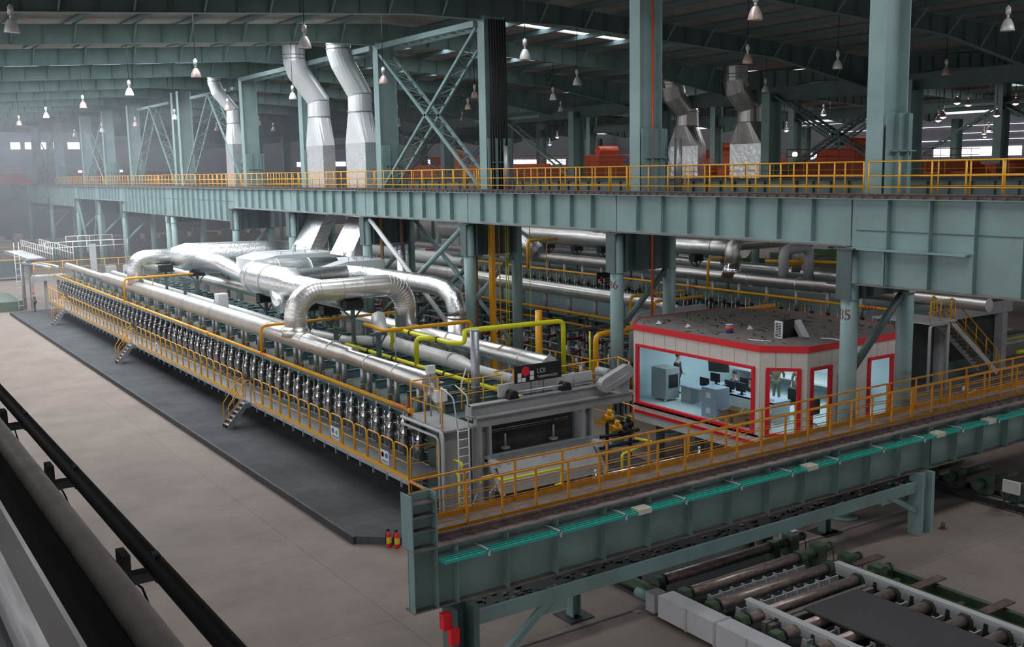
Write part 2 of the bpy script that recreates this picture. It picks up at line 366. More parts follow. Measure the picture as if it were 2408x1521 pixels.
# ---------------------------------------------------------------- columns
def h_column(mm, x0, x1, yc, w, z0, z1, mi=0):
    mm.box(x0, x0+.04, yc-w/2, yc+w/2, z0, z1, mi); mm.box(x1-.04, x1, yc-w/2, yc+w/2, z0, z1, mi)
    mm.box(x0+.04, x1-.04, yc-.02, yc+.02, z0, z1, mi)
ROW1 = [22.2+12.1*k for k in range(0, 6)] + [101.0, 119, 131, 143, 161, 179]
GTOP, GBOT = 10.86, 9.27
def bottom_z(y): return GBOT if (22.1 < y < 82.8 or 118.9 < y < 143.1) else 8.2
SPANX = [28.3, 31.3]
def column(y, idx, numeral=None, row_x=28.3, lab=None, simple=False, low=True, base=0.0, w=.85, gap=True):
    X0, X1 = row_x, row_x+3.0
    t = thing('steel_column', lab, 'column', (row_x+1.5, y, 0), 'crane columns of the hall')
    zt = 9.25 if abs(y-101) > 1 else 8.2
    if low:
        for q, x in enumerate((X0, X1)):
            ys_ = (y,) if abs(y-101) > 1 or q else (y-.9, y+.9)
            for yy in ys_:
                c = M(); c.cyl((x, yy, 0), (x, yy, zt-.1), .29, 16)
                c.cyl((x, yy, 0), (x, yy, .06), .5, 16)
                c.cyl((x, yy, 7.52), (x, yy, 7.56), .33, 16)
                obj('tube', c, 'teal_column', t)
        c = M()
        c.box(X0, X1, y-.025, y+.025, 7.55, zt); c.box(X0-.36, X0-.30, y-.30, y+.30, 7.55, zt); c.box(X0+.3, X0+.34, y-.34, y+.34, 7.55, zt)
        c.box(X1-.34, X1-.3, y-.34, y+.34, 7.55, zt); c.box(X0+.9, X0+.93, y-.25, y+.25, 7.55, zt); c.box(X0+1.95, X0+1.98, y-.25, y+.25, 7.55, zt)
        c.box(X0-.4, X1+.4, y-.4, y+.4, zt-.05, zt)
        obj('cap_box', c, 'teal_dark', t)
        if not simple:
            d = M(); d.cyl((X0+.2, y, 5.1), (X1-.1, y, 7.6), .14, 10); obj('brace', d, 'teal_dark' if numeral else 'teal_column', t)
    c = M(); ztop = roof_top(row_x+1.6) - 1.1
    for yy in ((y,) if abs(y-101) > 1 else (y-.95, y+.95)): h_column(c, X0+1.0, X0+2.25, yy, w, zt if low else base, ztop)
    us = obj('upper_shaft', c, 'teal_column', t)
    c = M(); c.box(X0+1.0, X0+2.3, y-.48, y-.44, 10.95, 13.6); c.box(X0+1.45, X0+1.5, y-.62, y-.44, 10.95, 13.6)
    c.box(X0+1.95, X0+2.0, y-.62, y-.44, 10.95, 13.6); c.box(X0+1.2, X0+2.4, y-.62, y-.44, 12.35, 12.39)
    c.box(X0+2.4, X0+2.6, y-.3, y+.3, 10.95, 13.6)
    obj('base_stiffener', c, 'teal', us)
    if numeral:
        # stencilled number wrapped round the tube
        to = text_mesh(numeral, .50, (0, 0, 0), (1, 0, 0), (0, 1, 0), 'dark_red', None, 'numeral', .0)
        R_ = .294; ph0 = math.atan2(-y, -X0) - radians(38); vx = [v.co.x for v in to.data.vertices]; mid = (min(vx)+max(vx))/2
        for v in to.data.vertices:
            ph = ph0 + (v.co.x-mid)/R_; v.co = (X0 + R_*cos(ph) - (X0+1.5), y + R_*sin(ph) - y, 6.87 + v.co.y)
        to.parent = t; to.location = (0, 0, 0); KMAP.setdefault(t.name, []).append(to)
    return t
LABS = {0: ('teal twin-tube crane column numbered 85, beside the control cabin', '85'), 1: ('teal twin-tube crane column numbered 86, behind the control cabin corner', '86'),
        2: ('teal twin-tube crane column with yellow cable run between its tubes', None), 3: ('teal twin-tube crane column crossed by the long diagonal braces', None),
        4: ('teal twin-tube crane column behind the foil-clad ducts', None), 5: ('teal twin-tube crane column at the end of the shallow girder spans', None)}
for i, y in enumerate(ROW1):
    lab, nm = LABS.get(i, ('hazy twin-tube crane column beyond the furnace, %s one past the deep girder' % ORD[i-6], None))
    column(y, i, nm, lab=lab, simple=(i == 6), w=.66)
# orange drain pipe on the column numbered 86
m = M(); m.cyl((29.85, 33.78, 1), (29.85, 33.78, 19.0), .055, 8); single('riser_pipe', m, 'crane_orange', 'thin red-orange riser pipe running up the column numbered 86', 'pipe')
# dark cable bundle in the column behind the girder
t = thing('cable_bundle', 'bundle of black cables strapped up the dark side of the third crane column', 'cables', (30.0, 46.0, 10.9))
for q in range(7):
    m = M(); m.cyl((29.5+.16*q, 45.9, 10.9), (29.5+.16*q, 45.9, 19.6), .05, 6); obj('cable', m, 'black', t)
for q, (x, y) in enumerate(((29.3, 45.55), (30.15, 33.5))):
    m = M(); m.cyl((x+.9, y, 10.9), (x+.9, y, 13.2), .17, 12)
    single('steel_pipe', m, 'galvanised', ['short grey steel pipe standing against the column with the black cables', 'short grey steel pipe standing against the column numbered 86'][q], 'pipe')
# far rows of columns
def plain_column(x, y, lab, grp, z0=0, w=.8):
    t = thing('hall_column', lab, 'column', (x+.7, y, 0), grp)
    c = M(); h_column(c, x, x+1.3, y, w, 9.0, roof_top(x+.7)-1.9); obj('upper_shaft', c, 'teal_column', t)
    c = M(); c.cyl((x-.8, y, 0), (x-.8, y, 9), .29, 10); c.cyl((x+2.2, y, 0), (x+2.2, y, 9), .29, 10); c.box(x-.8, x+2.2, y-.03, y+.03, 7.2, 9.1); obj('tube', c, 'teal', t)
for i in range(12): plain_column(59.2, 30.6+11.95*i, 'teal column of the second row, %s along that row' % ORD[i], 'columns of the second row')
for i in range(14): plain_column(89.2, 30.6+11.95*i, 'dark column of the third row, %s along that row' % ORD[i], 'columns of the third row')
for i in range(10): plain_column(119, 42.6+11.95*i, 'dark column of the fourth row, %s along that row' % ORD[i], 'columns of the fourth row')
# eave girders on the rows
for x, lab in ((60, 'dark eave girder running along the second column row'), (90, 'dark ridge girder running along the third column row')):
    m = M(); m.box(x-.15, x+.15, 25, 200, 16.6, 16.64); m.box(x-.15, x+.15, 25, 200, 17.6, 17.64); m.box(x-.015, x+.015, 25, 200, 16.6, 17.6)
    single('eave_girder', m, 'teal_dark', lab, 'girder')
m = M(); m.box(29.0, 30.6, 47.2, 57.8, 19.35, 19.6)
# laced eave struts between columns of row one (top chord plates lit by the skylights)
def laced(t, p, q, w=.75, n=9, part='bracing_leg', r=.11, m_='teal'):
    """laced double-angle strut: two chords side by side (along x) with battens and diagonals"""
    p = Vector(p); q = Vector(q); a = M(); h = Vector((w/2, 0, 0))
    a.bar(p-h, q-h, r, r*1.5); a.bar(p+h, q+h, r, r*1.5); d = (q-p)
    for i in range(n+1):
        c = p + d*(i/n); a.bar(c-h, c+h, .05, .05)
        if i < n: c2 = p + d*((i+1)/n); a.bar((c-h) if i % 2 else (c+h), (c2+h) if i % 2 else (c2-h), .045, .045)
    obj(part, a, m_, t)
def strut(y0, y1, lab):
    t = thing('eave_strut', lab, 'strut', (29.8, (y0+y1)/2, 19.4)); laced(t, (29.8, y0+.4, 19.45), (29.8, y1-.4, 19.45), 1.2, 12, 'laced_chord', .2, 'teal_column')
strut(46.4, 58.5, 'laced teal eave strut above the big cross bracing'); strut(70.6, 82.7, 'laced teal eave strut beside the slanting stack duct')
strut(58.5, 70.6, 'laced teal eave strut behind the white stack ducts')
t = thing('cross_bracing', 'large laced X-shaped bracing standing on the girder between two columns', 'bracing', (29.8, 52.4, 10.9))
laced(t, (29.8, 46.9, 11.1), (29.8, 58.0, 19.0), .9, 18); laced(t, (29.8, 58.0, 11.1), (29.8, 46.9, 19.3), .9, 18)
def lam(y0, y1, ya, za, lab, x=29.8, w=.8):
    t = thing('lambda_bracing', lab, 'bracing', (x, ya, 10.9)); laced(t, (x, y0, 11), (x, ya, za), w, 13); laced(t, (x, y1, 11), (x, ya, za), w, 13)
    a = M(); a.bar((x, ya-6, za+.1), (x, ya+6, za+.1), .3, .25); obj('top_chord', a, 'teal_column', t)
lam(83.3, 99.8, 91.3, 18.9, 'inverted V bracing in front of the slender slanting duct')
lam(102.6, 118.4, 110.2, 18.9, 'inverted V bracing beyond the twin column, dim in the haze')
t = thing('cross_bracing', 'hazy X bracing far down the girder walkway', 'bracing', (29.8, 137, 10.9))
laced(t, (29.8, 131.6, 11), (29.8, 142.4, 18.5), .8, 12); laced(t, (29.8, 142.4, 11), (29.8, 131.6, 18.5), .8, 12)
t = thing('cross_bracing', 'pale laced bracing at the far end of the girder walkway', 'bracing', (29.8, 170, 10.9))
laced(t, (29.8, 162, 11), (29.8, 178, 18.0), .8, 12); laced(t, (29.8, 178, 11), (29.8, 162, 18.0), .8, 12)
# second-row bracings
def xbr(x, y0, y1, lab, za=17.0):
    t = thing('cross_bracing', lab, 'bracing', (x, (y0+y1)/2, 10.9)); laced(t, (x, y0, 11), (x, y1, za), .9, 14, m_='teal_dark'); laced(t, (x, y1, 11), (x, y0, za), .9, 14, m_='teal_dark')
xbr(60, 43.0, 54.0, 'dark X bracing beyond the foil duct boxes in the second row')
lam(79, 102, 90.3, 17.0, 'inverted V bracing in the second row behind the walkway', 60)
lam(43.3, 66, 54.5, 17.0, 'inverted V bracing in the third row near the lit windows', 90)
xbr(90, 67, 78, 'dark X bracing in the third row', 17)
xbr(60, 103, 114.0, 'dark X bracing far along the second row')
# lower bracing under the girder between two columns
t = thing('lower_bracing', 'long tubular X braces under the crane girder behind the silver ducts', 'bracing', (28.3, 52.4, 0))
m = M(); m.cyl((28.3, 58.0, 9.1), (28.3, 47.0, 2.6), .14, 12); obj('tube', m, 'pale_grey', t)
m = M(); m.cyl((28.3, 47.0, 9.0), (28.3, 57.8, 2.8), .14, 12); obj('tube', m, 'teal_column', t)
m = M(); m.cyl((28.5, 52.6, 5.1), (31.2, 52.6, 5.1), .1, 10); obj('tube', m, 'teal', t)
t = thing('lower_bracing', 'pale inner brace under the crane girder, farther from the ducts', 'bracing', (31.3, 52.4, 0))
m = M(); m.cyl((31.3, 58.0, 9.1), (31.3, 47.0, 2.6), .14, 12); obj('tube', m, 'teal_column', t)
m = M(); m.cyl((31.3, 47.0, 9.0), (31.3, 57.8, 2.8), .14, 12); obj('tube', m, 'teal', t)
t = thing('lower_bracing', 'hazy V bracing under the girder beyond the furnace end', 'bracing', (28.3, 137, 0))
m = M(); m.cyl((28.3, 142.6, 9), (28.3, 137, 1), .14, 8); obj('tube', m, 'teal', t)
m = M(); m.cyl((28.3, 131.4, 9), (28.3, 137, 1), .14, 8); obj('tube', m, 'teal', t)
# hall walls far away, with lit window bands
m = M(); m.box(-20, 185, 225, 225.3, 0, 21); struct('wall_back', m, 'wall_sheet')
m = M(); m.box(185, 185.3, -10, 225, 0, 21); struct('wall_right', m, 'wall_sheet')
for k_, (a, b, z0, z1) in enumerate(((33, 34.7, 17.6, 18.9), (35.6, 36.7, 17.6, 18.9), (37.5, 39.4, 17.6, 18.9), (40.8, 42.4, 17.6, 18.9), (43.5, 45.7, 17.6, 18.9), (45.1, 45.8, 12.8, 13.3), (51.2, 51.6, 12.8, 13.3), (52.6, 53.7, 12.8, 13.3))):
    m = M(); m.box(a, b, 224.8, 225, z0, z1); struct('window_%d' % (40+k_), m, 'far_glow')
# ================================================================ crane runway girder of the middle row
def girder_span(y0, y1, zb, lab, x=28.3, first=False):
    t = thing('crane_girder', lab, 'girder', (x, (y0+y1)/2, zb), 'spans of the middle crane girder')
    zt = GTOP
    m = M(); m.box(x-.012, x+.012, y0+.02, y1-.02, zb+.03, zt-.03); m.box(x-.03, x-.012, y0+.02, y0+.12, zb, zt-.03); obj('web', m, 'teal_column', t)
    m = M(); m.box(x-.25, x+.25, y0+.01, y1-.01, zt-.03, zt); obj('top_flange', m, 'teal', t)
    m = M(); m.box(x-.25, x+.25, y0+.01, y1-.01, zb, zb+.035); obj('bottom_flange', m, 'dusty', t)
    n = round((y1-y0)/1.5)
    for i in range(1, n):
        y = y0 + (y1-y0)*i/n; m = M(); m.box(x-.22, x-.012, y-.008, y+.008, zb+(.12 if zb > 9 else .05), zt-.03); obj('stiffener', m, 'teal', t)
    if zb < 9:
        m = M(); m.box(x-.035, x-.012, y0+.2, y1-.2, zt-1.05, zt-1.02); obj('longitudinal_stiffener', m, 'teal_dark', t)
spans = [(4.2, 22.2, 8.05), (22.2, 34.3, GBOT), (34.3, 46.4, GBOT), (46.4, 58.5, GBOT), (58.5, 70.6, GBOT), (70.6, 82.7, GBOT), (82.7, 101.0, 8.2), (101, 119, 8.2), (119, 131, GBOT), (131, 143, GBOT), (143, 161, 8.2), (161, 179, 8.2), (179, 197, 8.2)]
names = ['deep teal crane girder span overhanging the cabin, longer and taller than the rest', 'teal crane girder span between the columns numbered 85 and 86', 'teal crane girder span above the yellow cable run', 'teal crane girder span above the long X braces', 'teal crane girder span crossing in front of the stack ducts',
         'teal crane girder span ending at the deep haze-side girder', 'deep girder span stepping down behind the silver elbow duct'] + ['hazy crane girder span, %s beyond the twin column' % ORD[i] for i in range(8)]
for (a, b, zb), nm in zip(spans, names): girder_span(a, b, zb, nm)
# deep girder end ledge beside the column numbered 85
m = M(); m.box(28.0, 28.3, 17.9, 22.2, 9.20, 9.26); single('ledge_plate', m, 'teal_column', 'narrow ledge plate welded on the deep girder beside column 85', 'plate')
m = M(); m.box(28.05, 28.55, 20.75, 20.8, 8.08, 9.2); single('end_plate', m, 'teal', 'upright end plate of the deep girder beside column 85', 'plate')
# rail and rail clips
m = M(); m.box(28.24, 28.36, 4, 197, GTOP, GTOP+.03); m.box(28.28, 28.32, 4, 197, GTOP+.03, GTOP+.12); m.box(28.255, 28.345, 4, 197, GTOP+.12, GTOP+.16)
t = thing('crane_rail', 'long rusty crane rail on top of the middle girder', 'rail', (28.3, 100, GTOP)); obj('rail', m, 'rust', t)
m = M(); y = 15.
while y < 95: m.box(28.12, 28.22, y, y+.13, GTOP, GTOP+.07); y += .45
o = obj('rail_clip', m, 'rust', t); o['kind'] = 'stuff'
# deck between the twin girders, with second girder
m = M(); m.box(28.55, 31.05, 4, 197, GTOP-.02, GTOP+.02); single('walkway_deck', m, 'dusty', 'dusty steel deck of the walkway on the middle crane girder', 'walkway')
m = M(); m.ibeam((31.3, 4, (GTOP+GBOT)/2), (31.3, 197, (GTOP+GBOT)/2), GTOP-GBOT, .5); single('crane_girder', m, 'teal_dark', 'inner parallel crane girder hidden behind the walkway', 'girder')
def rail_run(x, y0, y1, n, lab, z, mname='handrail_yellow', grp='yellow walkway railings', rp=.028, h=1.15, rails=(1, .60, .28)):
    t = thing('guard_railing', lab, 'railing', (x, (y0+y1)/2, z), grp); r = M()
    for p in railing(None, r, (x, y0, z), (x, y1, z), n, h, rp, rails): obj('post', p, mname, t)
    obj('rail', r, mname, t)
ends = [15.0] + [22.2+12.1*k for k in range(0, 6)] + [94.8, 107, 119, 131, 143, 160]
for i, (a, b) in enumerate(zip(ends, ends[1:])):
    n = round((b-a)/1.25)
    rail_run(28.95, a+.1, b-.1, n, 'yellow railing on the rail side of the girder walkway, %s section from the cabin end' % ORD[i], GTOP+.02, rp=.03)
    if i < 9: rail_run(31.0, a+.1, b-.1, n, 'yellow railing on the inner side of the girder walkway, %s section from the cabin end' % ORD[i], GTOP+.02, rp=.03)
# the second-row girder with its railing, seen beyond the walkway
def far_girder(x, lab, lab2, n=120):
    t = thing('crane_girder', lab, 'girder', (x, 90, GBOT)); m = M(); m.ibeam((x, 20, (GTOP+GBOT)/2), (x, 190, (GTOP+GBOT)/2), GTOP-GBOT, .5); obj('beam', m, 'teal', t)
    y = 22.
    c = 0
    while c < 90: m = M(); m.box(x-.22, x-.01, y-.01, y+.01, GBOT+.1, GTOP-.03); obj('stiffener', m, 'teal_dark', t); y += 1.5; c += 1
    m = M(); m.box(x-.08, x+.08, 20, 190, GTOP, GTOP+.16); obj('rail', m, 'rust', t)
    r = M(); y = 24.
    t = thing('guard_railing', lab2, 'railing', (x+.7, 80, GTOP))
    c = 0
    while c < 80: p = M(); p.cyl((x+.7, y, GTOP), (x+.7, y, GTOP+1.15), .03, 5); obj('post', p, 'handrail_yellow', t); y += 1.4; c += 1
    for f in (1.15, .7, .32): r.cyl((x+.7, 24, GTOP+f), (x+.7, 24+80*1.4, GTOP+f), .025, 5)
    obj('rail', r, 'handrail_yellow', t)
far_girder(58.3, 'far teal crane girder of the second column row seen over the walkway', 'thin yellow railing on the second-row crane girder')
# ================================================================ low transfer girder in front
def low_span(x0, x1, lab, xs):
    t = thing('low_girder', lab, 'girder', ((x0+x1)/2, 20, 2.05), 'spans of the low crane girder'); zt, zb = 3.56, 2.05
    m = M(); m.box(x0, x1, 20-.012, 20.012, zb+.03, zt-.03); obj('web', m, 'teal', t)
    m = M(); m.box(x0, x1, 19.72, 20.28, zt-.035, zt); obj('top_flange', m, 'dusty', t)
    m = M(); m.box(x0, x1, 19.80, 20.20, zb, zb+.035); obj('bottom_flange', m, 'dusty', t)
    for x in xs: m = M(); m.box(x-.01, x+.01, 19.74, 19.99, zb+.035, zt-.035); obj('stiffener', m, 'teal', t)
low_span(10.38, 29.40, 'long teal low crane girder span ending at the buffer box', [10.4, 11.0, 11.54, 12.94] + [14.4+1.5*i for i in range(10)] + [29.38])
low_span(29.46, 46, 'low crane girder span beyond the joint in front of the cabin', [29.5] + [30.9+1.5*i for i in range(10)])
# buffer box on its end
t = thing('buffer_post', 'open teal buffer box on the end of the low crane girder', 'buffer', (10.83, 20, 3.56))
m = M(); m.box(10.38, 10.41, 19.74, 20.26, 3.56, 4.83); m.box(11.0, 11.03, 19.74, 20.26, 3.56, 4.83); m.box(10.41, 11.0, 20.0, 20.03, 3.56, 4.83); obj('shell', m, 'teal', t)
for z in (3.95, 4.3, 4.62): m = M(); m.box(10.41, 11.0, 19.76, 20.0, z, z+.02); obj('shelf_plate', m, 'dusty', t)
# crane rail, base pad and clips
t = thing('crane_rail', 'rusty crane rail on the low girder, held by clips along its side', 'rail', (28, 20.1, 3.56))
m = M(); m.box(11.2, 46, 20.02, 20.16, 3.56, 3.59); m.box(11.2, 46, 20.07, 20.11, 3.59, 3.68); m.box(11.2, 46, 20.05, 20.13, 3.68, 3.73); obj('rail', m, 'rust', t)
for i in range(58):
    x = 11.5+.6*i; m = M(); m.box(x-.06, x+.06, 19.90, 20.0, 3.56, 3.60); m.cyl((x, 19.95, 3.6), (x, 19.95, 3.65), .025, 6); obj('rail_clip', m, 'rust', t)
m = M(); m.box(11.2, 46, 19.94, 19.952, 3.565, 3.58); obj('clip_strip', m, 'rust', t)
# walkway behind it
m = M(); m.box(11.15, 46, 20.3, 21.45, 3.5, 3.56); m.box(11.15, 46, 20.3, 20.34, 3.2, 3.5); single('walkway_deck', m, 'dusty', 'dusty deck of the walkway on the low crane girder', 'walkway')
def orange_rail(p, q, n, lab, h=1.1, rails=(1, .74, .49, .24), toe=.14, rp=.026, mname='orange_rail', rt=.022, grp=None):
    t = thing('guard_railing', lab, 'railing', ((p[0]+q[0])/2, (p[1]+q[1])/2, p[2]), grp); p = Vector(p); q = Vector(q)
    for i in range(n+1):
        a = p.lerp(q, i/n); m = M(); m.bar(a, a+Vector((0, 0, h)), .05, .05); obj('post', m, mname, t)
    m = M(); m.bar(p+Vector((0, 0, h)), q+Vector((0, 0, h)), .055, .045); obj('top_rail', m, mname, t)
    m = M()
    for f in rails[1:]: m.cyl(p+Vector((0, 0, h*f)), q+Vector((0, 0, h*f)), .013, 5)
    obj('wire_rail', m, mname, t)
    m = M(); m.bar(p+Vector((0, 0, toe/2)), q+Vector((0, 0, toe/2)), .01, toe); obj('toe_board', m, mname, t)
    return t
orange_rail((11.22, 20.42, 3.56), (29.3, 20.42, 3.56), 18, 'orange railing next to the rail of the low girder, first span')
orange_rail((29.4, 20.42, 3.56), (45.5, 20.42, 3.56), 16, 'orange railing next to the rail of the low girder, beyond the joint')
orange_rail((11.22, 21.35, 3.56), (29.3, 21.35, 3.56), 12, 'orange railing on the furnace side of the low girder walkway, first span')
orange_rail((29.4, 21.35, 3.56), (45.5, 21.35, 3.56), 11, 'orange railing on the furnace side of the low girder walkway, beyond the joint')
orange_rail((11.2, 20.42, 3.56), (11.2, 21.35, 3.56), 1, 'short orange end railing across the low walkway beside the buffer box')
# green conductor bars with brackets and clips
t = thing('conductor_rail', 'three green conductor bars carried on brackets along the low girder', 'conductor rail', (28, 19.55, 3.3))
for q in range(3):
    m = M(); y = 19.42+.11*q; m.box(11.0, 46, y-.03, y+.03, 3.24, 3.31); obj('conductor_bar', m, 'green_bar', t)
for i in range(15):
    x = 12.15+2.05*i; m = M(); m.box(x-.02, x+.02, 19.32, 19.98, 3.315, 3.35); m.box(x-.02, x+.02, 19.33, 19.37, 3.2, 3.35); obj('bracket', m, 'pale_grey', t)
for x in (16.9, 23.3, 29.45, 32.3):
    m = M()
    for q in range(3): m.box(x-.22, x+.22, 19.37+.11*q, 19.46+.11*q, 3.22, 3.36)
    obj('joint_cover', m, 'cream_clip', t)
# support frame: long low beam with knee braces and legs
t = thing('steel_trestle', 'teal support frame with knee braces under the low crane girder', 'frame', (20, 19.7, 0))
m = M(); m.box(11.9, 29.2, 19.66, 19.74, 1.44, 1.80); obj('beam', m, 'teal', t)
m = M(); m.box(11.2, 11.32, 19.45, 19.95, 0, 2.05); m.box(11.75, 11.9, 19.45, 19.95, 0, 2.05); m.box(11.32, 11.75, 19.92, 19.95, 0, 2.05); obj('leg', m, 'teal_dark', t)
m = M(); m.box(28.75, 28.85, 19.5, 20.0, 0, 2.05); m.box(29.25, 29.4, 19.5, 20.0, 0, 2.05); m.box(28.85, 29.25, 19.72, 19.75, 0, 2.05); obj('leg', m, 'teal_column', t)
m = M(); m.bar((14.2, 19.7, 1.6), (12.0, 19.7, -.05), .16, .16); m.box(13.9, 14.6, 19.65, 19.75, 1.2, 1.62); obj('knee_brace', m, 'teal', t)
m = M(); m.bar((27.2, 19.7, 1.6), (28.8, 19.7, .75), .16, .16); m.box(26.9, 27.5, 19.65, 19.75, 1.35, 1.62); obj('knee_brace', m, 'teal', t)
m = M(); m.box(11.95, 29.2, 19.75, 21.25, 1.70, 1.74); obj('tray_plate', m, 'black', t)  # black sheet added so the gap below the girder stays dark
random.seed(21); m = M()
for i in range(150):
    x = random.uniform(12.1, 28.6); y = random.uniform(19.8, 20.3); w_ = random.uniform(.04, .18); m.box(x, x+w_, y, y+random.uniform(.04, .12), 1.74, 1.75+random.uniform(0, .04), random.choice((0, 1, 1)))
o = obj('girder_debris', m, ['dusty', 'dark_steel']); tag(o, 'dusty scraps lying on the tray under the low girder', 'debris', kind='stuff')
def stub(x, y, h, lab):
    t = thing('support_post', lab, 'post', (x, y, 0)); m = M(); h_column(m, x-.14, x+.14, y, .3, 0, h); obj('shaft', m, 'teal', t)
    m = M(); m.box(x-.4, x+.4, y-.4, y+.4, 0, .03); obj('base_plate', m, 'dark_steel', t)
stub(16.03, 21.3, 2.9, 'short teal post under the low walkway beside the dark floor'); stub(26.6, 21.6, 2.9, 'short teal post under the low walkway near the small white box')
stub(32.3, 22.8, 3.0, 'short teal post beyond the low girder in front of the dark machines')
m = M(); m.box(10.98, 11.2, 19.5, 19.7, 1.62, 2.0); m.box(11.08, 11.3, 19.35, 19.52, 1.28, 1.66); single('junction_box', m, 'red', 'bright red box on the leg below the low girder end', 'box')
# ================================================================ near crane runway at the camera
t = thing('crane_rail', 'shiny worn crane rail running beside the camera', 'rail', (.3, 10, 10.7))
m = M(); m.poly([(.285, 10.93), (.30, 10.985), (.33, 11.0), (.385, 11.0), (.405, 10.98), (.41, 10.9), (.36, 10.87), (.32, 10.87)], 'y', -1, 180); obj('rail_head', m, 'worn_steel', t)
m = M(); m.box(.325, .35, -1, 180, 10.70, 10.88); m.box(.2, .40, -1, 180, 10.69, 10.72); obj('rail_base', m, 'galvanised', t)
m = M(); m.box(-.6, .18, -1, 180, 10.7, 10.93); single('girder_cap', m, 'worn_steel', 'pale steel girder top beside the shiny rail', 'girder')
m = M(); m.box(-.6, .38, -1, 180, 9.3, 10.68); m.box(.3, .93, -1, 180, 9.9, 10.08); single('runway_girder', m, 'black', 'near crane girder side with its shade put into the black colour', 'girder')  # black boxes fill the dark void beside the rail; shade is in the colour
m = M(); m.cyl((1.0, -1, 10.09), (1.0, 180, 10.09), .075, 14); single('conduit_pipe', m, 'old_pipe', 'dull grey-brown conduit pipe slung beside the near crane girder', 'pipe')
t = thing('conductor_pipe', 'black conductor pipe held out on brackets from the near girder', 'pipe', (1.27, 20, 10.05))
m = M(); m.cyl((1.27, -1, 10.04), (1.27, 180, 10.04), .05, 12); obj('pipe', m, 'black', t)
y = CLY
for i in range(24):
    m = M(); m.box(.9, 1.26, y-.04, y+.04, 9.98, 10.03); obj('bracket_arm', m, 'dark_steel', t)
    m = M(); m.box(1.09, 1.13, y-.07, y+.07, 9.96, 10.15); obj('bracket_plate', m, 'black', t)
    m = M(); m.box(1.255, 1.285, y-.03, y+.03, 9.96, 10.11); obj('clamp', m, 'dark_steel', t)
    y += CLD
m = M(); pts = []
for i in range(41):
    q = i/40; pts.append((1.18, CLY+CLD*3*q, 9.98 - .25*abs(sin(q*pi*3))))
m.sweep(pts, .006, 5); single('loose_cable', m, 'black', 'thin black cable sagging between the near conductor brackets', 'cable')
# ================================================================ roller-hearth furnace in the main bay
FY0, FY1 = 31.6, 97.4
def furnace_body(x0, x1, y0, y1, lab, zt=3.12, n=60, base=.25):
    t = thing('furnace', lab, 'furnace', ((x0+x1)/2, (y0+y1)/2, base))
    m = M(); m.box(x0+.15, x1-.15, y0, y1, base, zt-.05); obj('shell', m, 'furnace_steel', t)
    m = M(); m.box(x0-.25, x1+.25, y0, y1, zt-.05, zt); obj('deck', m, 'furnace_steel', t)
    st = (y1-y0)/n
    for i in range(n+1):
        y = y0+st*i; m = M(); m.box(x0-.02, x0+.15, y-.06, y+.06, base, zt-.05); m.box(x0-.05, x0+.02, y-.11, y+.11, base, zt-.05); obj('buckstay', m, 'furnace_steel', t)
    return t
furnace_body(17.75, 24.3, FY0, FY1, 'long teal furnace body hidden under the silver pipes in the main bay', n=54)
# decks of teal beams on the roof of the furnace
t = thing('roof_frame', 'teal cross beams and ribs standing on the furnace roof', 'frame', (21, 60, 3.12))
for i in range(46):
    y = 32.6+1.4*i
    m = M(); m.ibeam((18.6, y, 3.3), (23.6, y, 3.3), .32, .16, .02, .015)
    if i % 2: m.box(19.3, 19.36, y-.5, y+.5, 3.12, 3.7); m.box(22.5, 22.56, y-.5, y+.5, 3.12, 3.62)
    obj('cross_beam', m, 'furnace_steel', t)
# --- walkway with railing panels and three stairs
t = thing('grating_walkway', 'grey grating walkway along the burners of the main furnace', 'walkway', (16.8, 64, 1.34))
m = M(); m.box(16.15, 17.7, 30.9, 97.6, 1.34, 1.4); m.box(16.15, 16.2, 30.9, 97.6, 1.24, 1.34); obj('deck', m, 'grey_paint', t)
for i in range(60): y = 31.4+1.1*i; m = M(); m.box(16.13, 16.2, y-.04, y+.04, 1.06, 1.34); obj('foot', m, 'galvanised', t)
for i in range(28): y = 31.9+2.4*i; m = M(); m.box(16.25, 17.75, y-.04, y+.04, 1.22, 1.34); m.bar((17.75, y, .7), (16.4, y, 1.2), .06, .06); obj('bracket', m, 'grey_paint', t)
def rail_panels(ya, yb, lab, x=16.2, z=1.4, pitch=1.1, mname='handrail_yellow', grp='hooped railing sections of the burner walkway', h=1.2):
    t = thing('guard_railing', lab, 'railing', (x, (ya+yb)/2, z), grp); n = max(1, round((yb-ya)/pitch)); p = (yb-ya)/n
    for i in range(n):
        a = ya+p*i+.05; b = ya+p*(i+1)-.05; m = M()
        m.pipe([(x, a, z-.1), (x, a, z+h), (x, b, z+h), (x, b, z-.1)], .028, 6, .16, seg=3); m.cyl((x, a, z+h*.5), (x, b, z+h*.5), .016, 5)
        obj('rail_panel', m, mname, t)
    m = M(); m.box(x-.035, x-.02, ya, yb, z-.02, z+.14); obj('toe_board', m, mname, t)
    return t
STAIRS = [46.9, 67.9, 89.3]
rail_panels(30.9, 46.1, 'yellow hooped railing between the furnace door and the first stair')
rail_panels(47.6, 67.1, 'yellow hooped railing between the first and the middle stair')
rail_panels(68.7, 88.5, 'yellow hooped railing between the middle and the last stair')
rail_panels(90.1, 97.2, 'yellow hooped railing beyond the last stair')
t = thing('guard_railing', 'short yellow railing return at the door end of the burner walkway', 'railing', (16.8, 30.85, 1.4)); m = M()
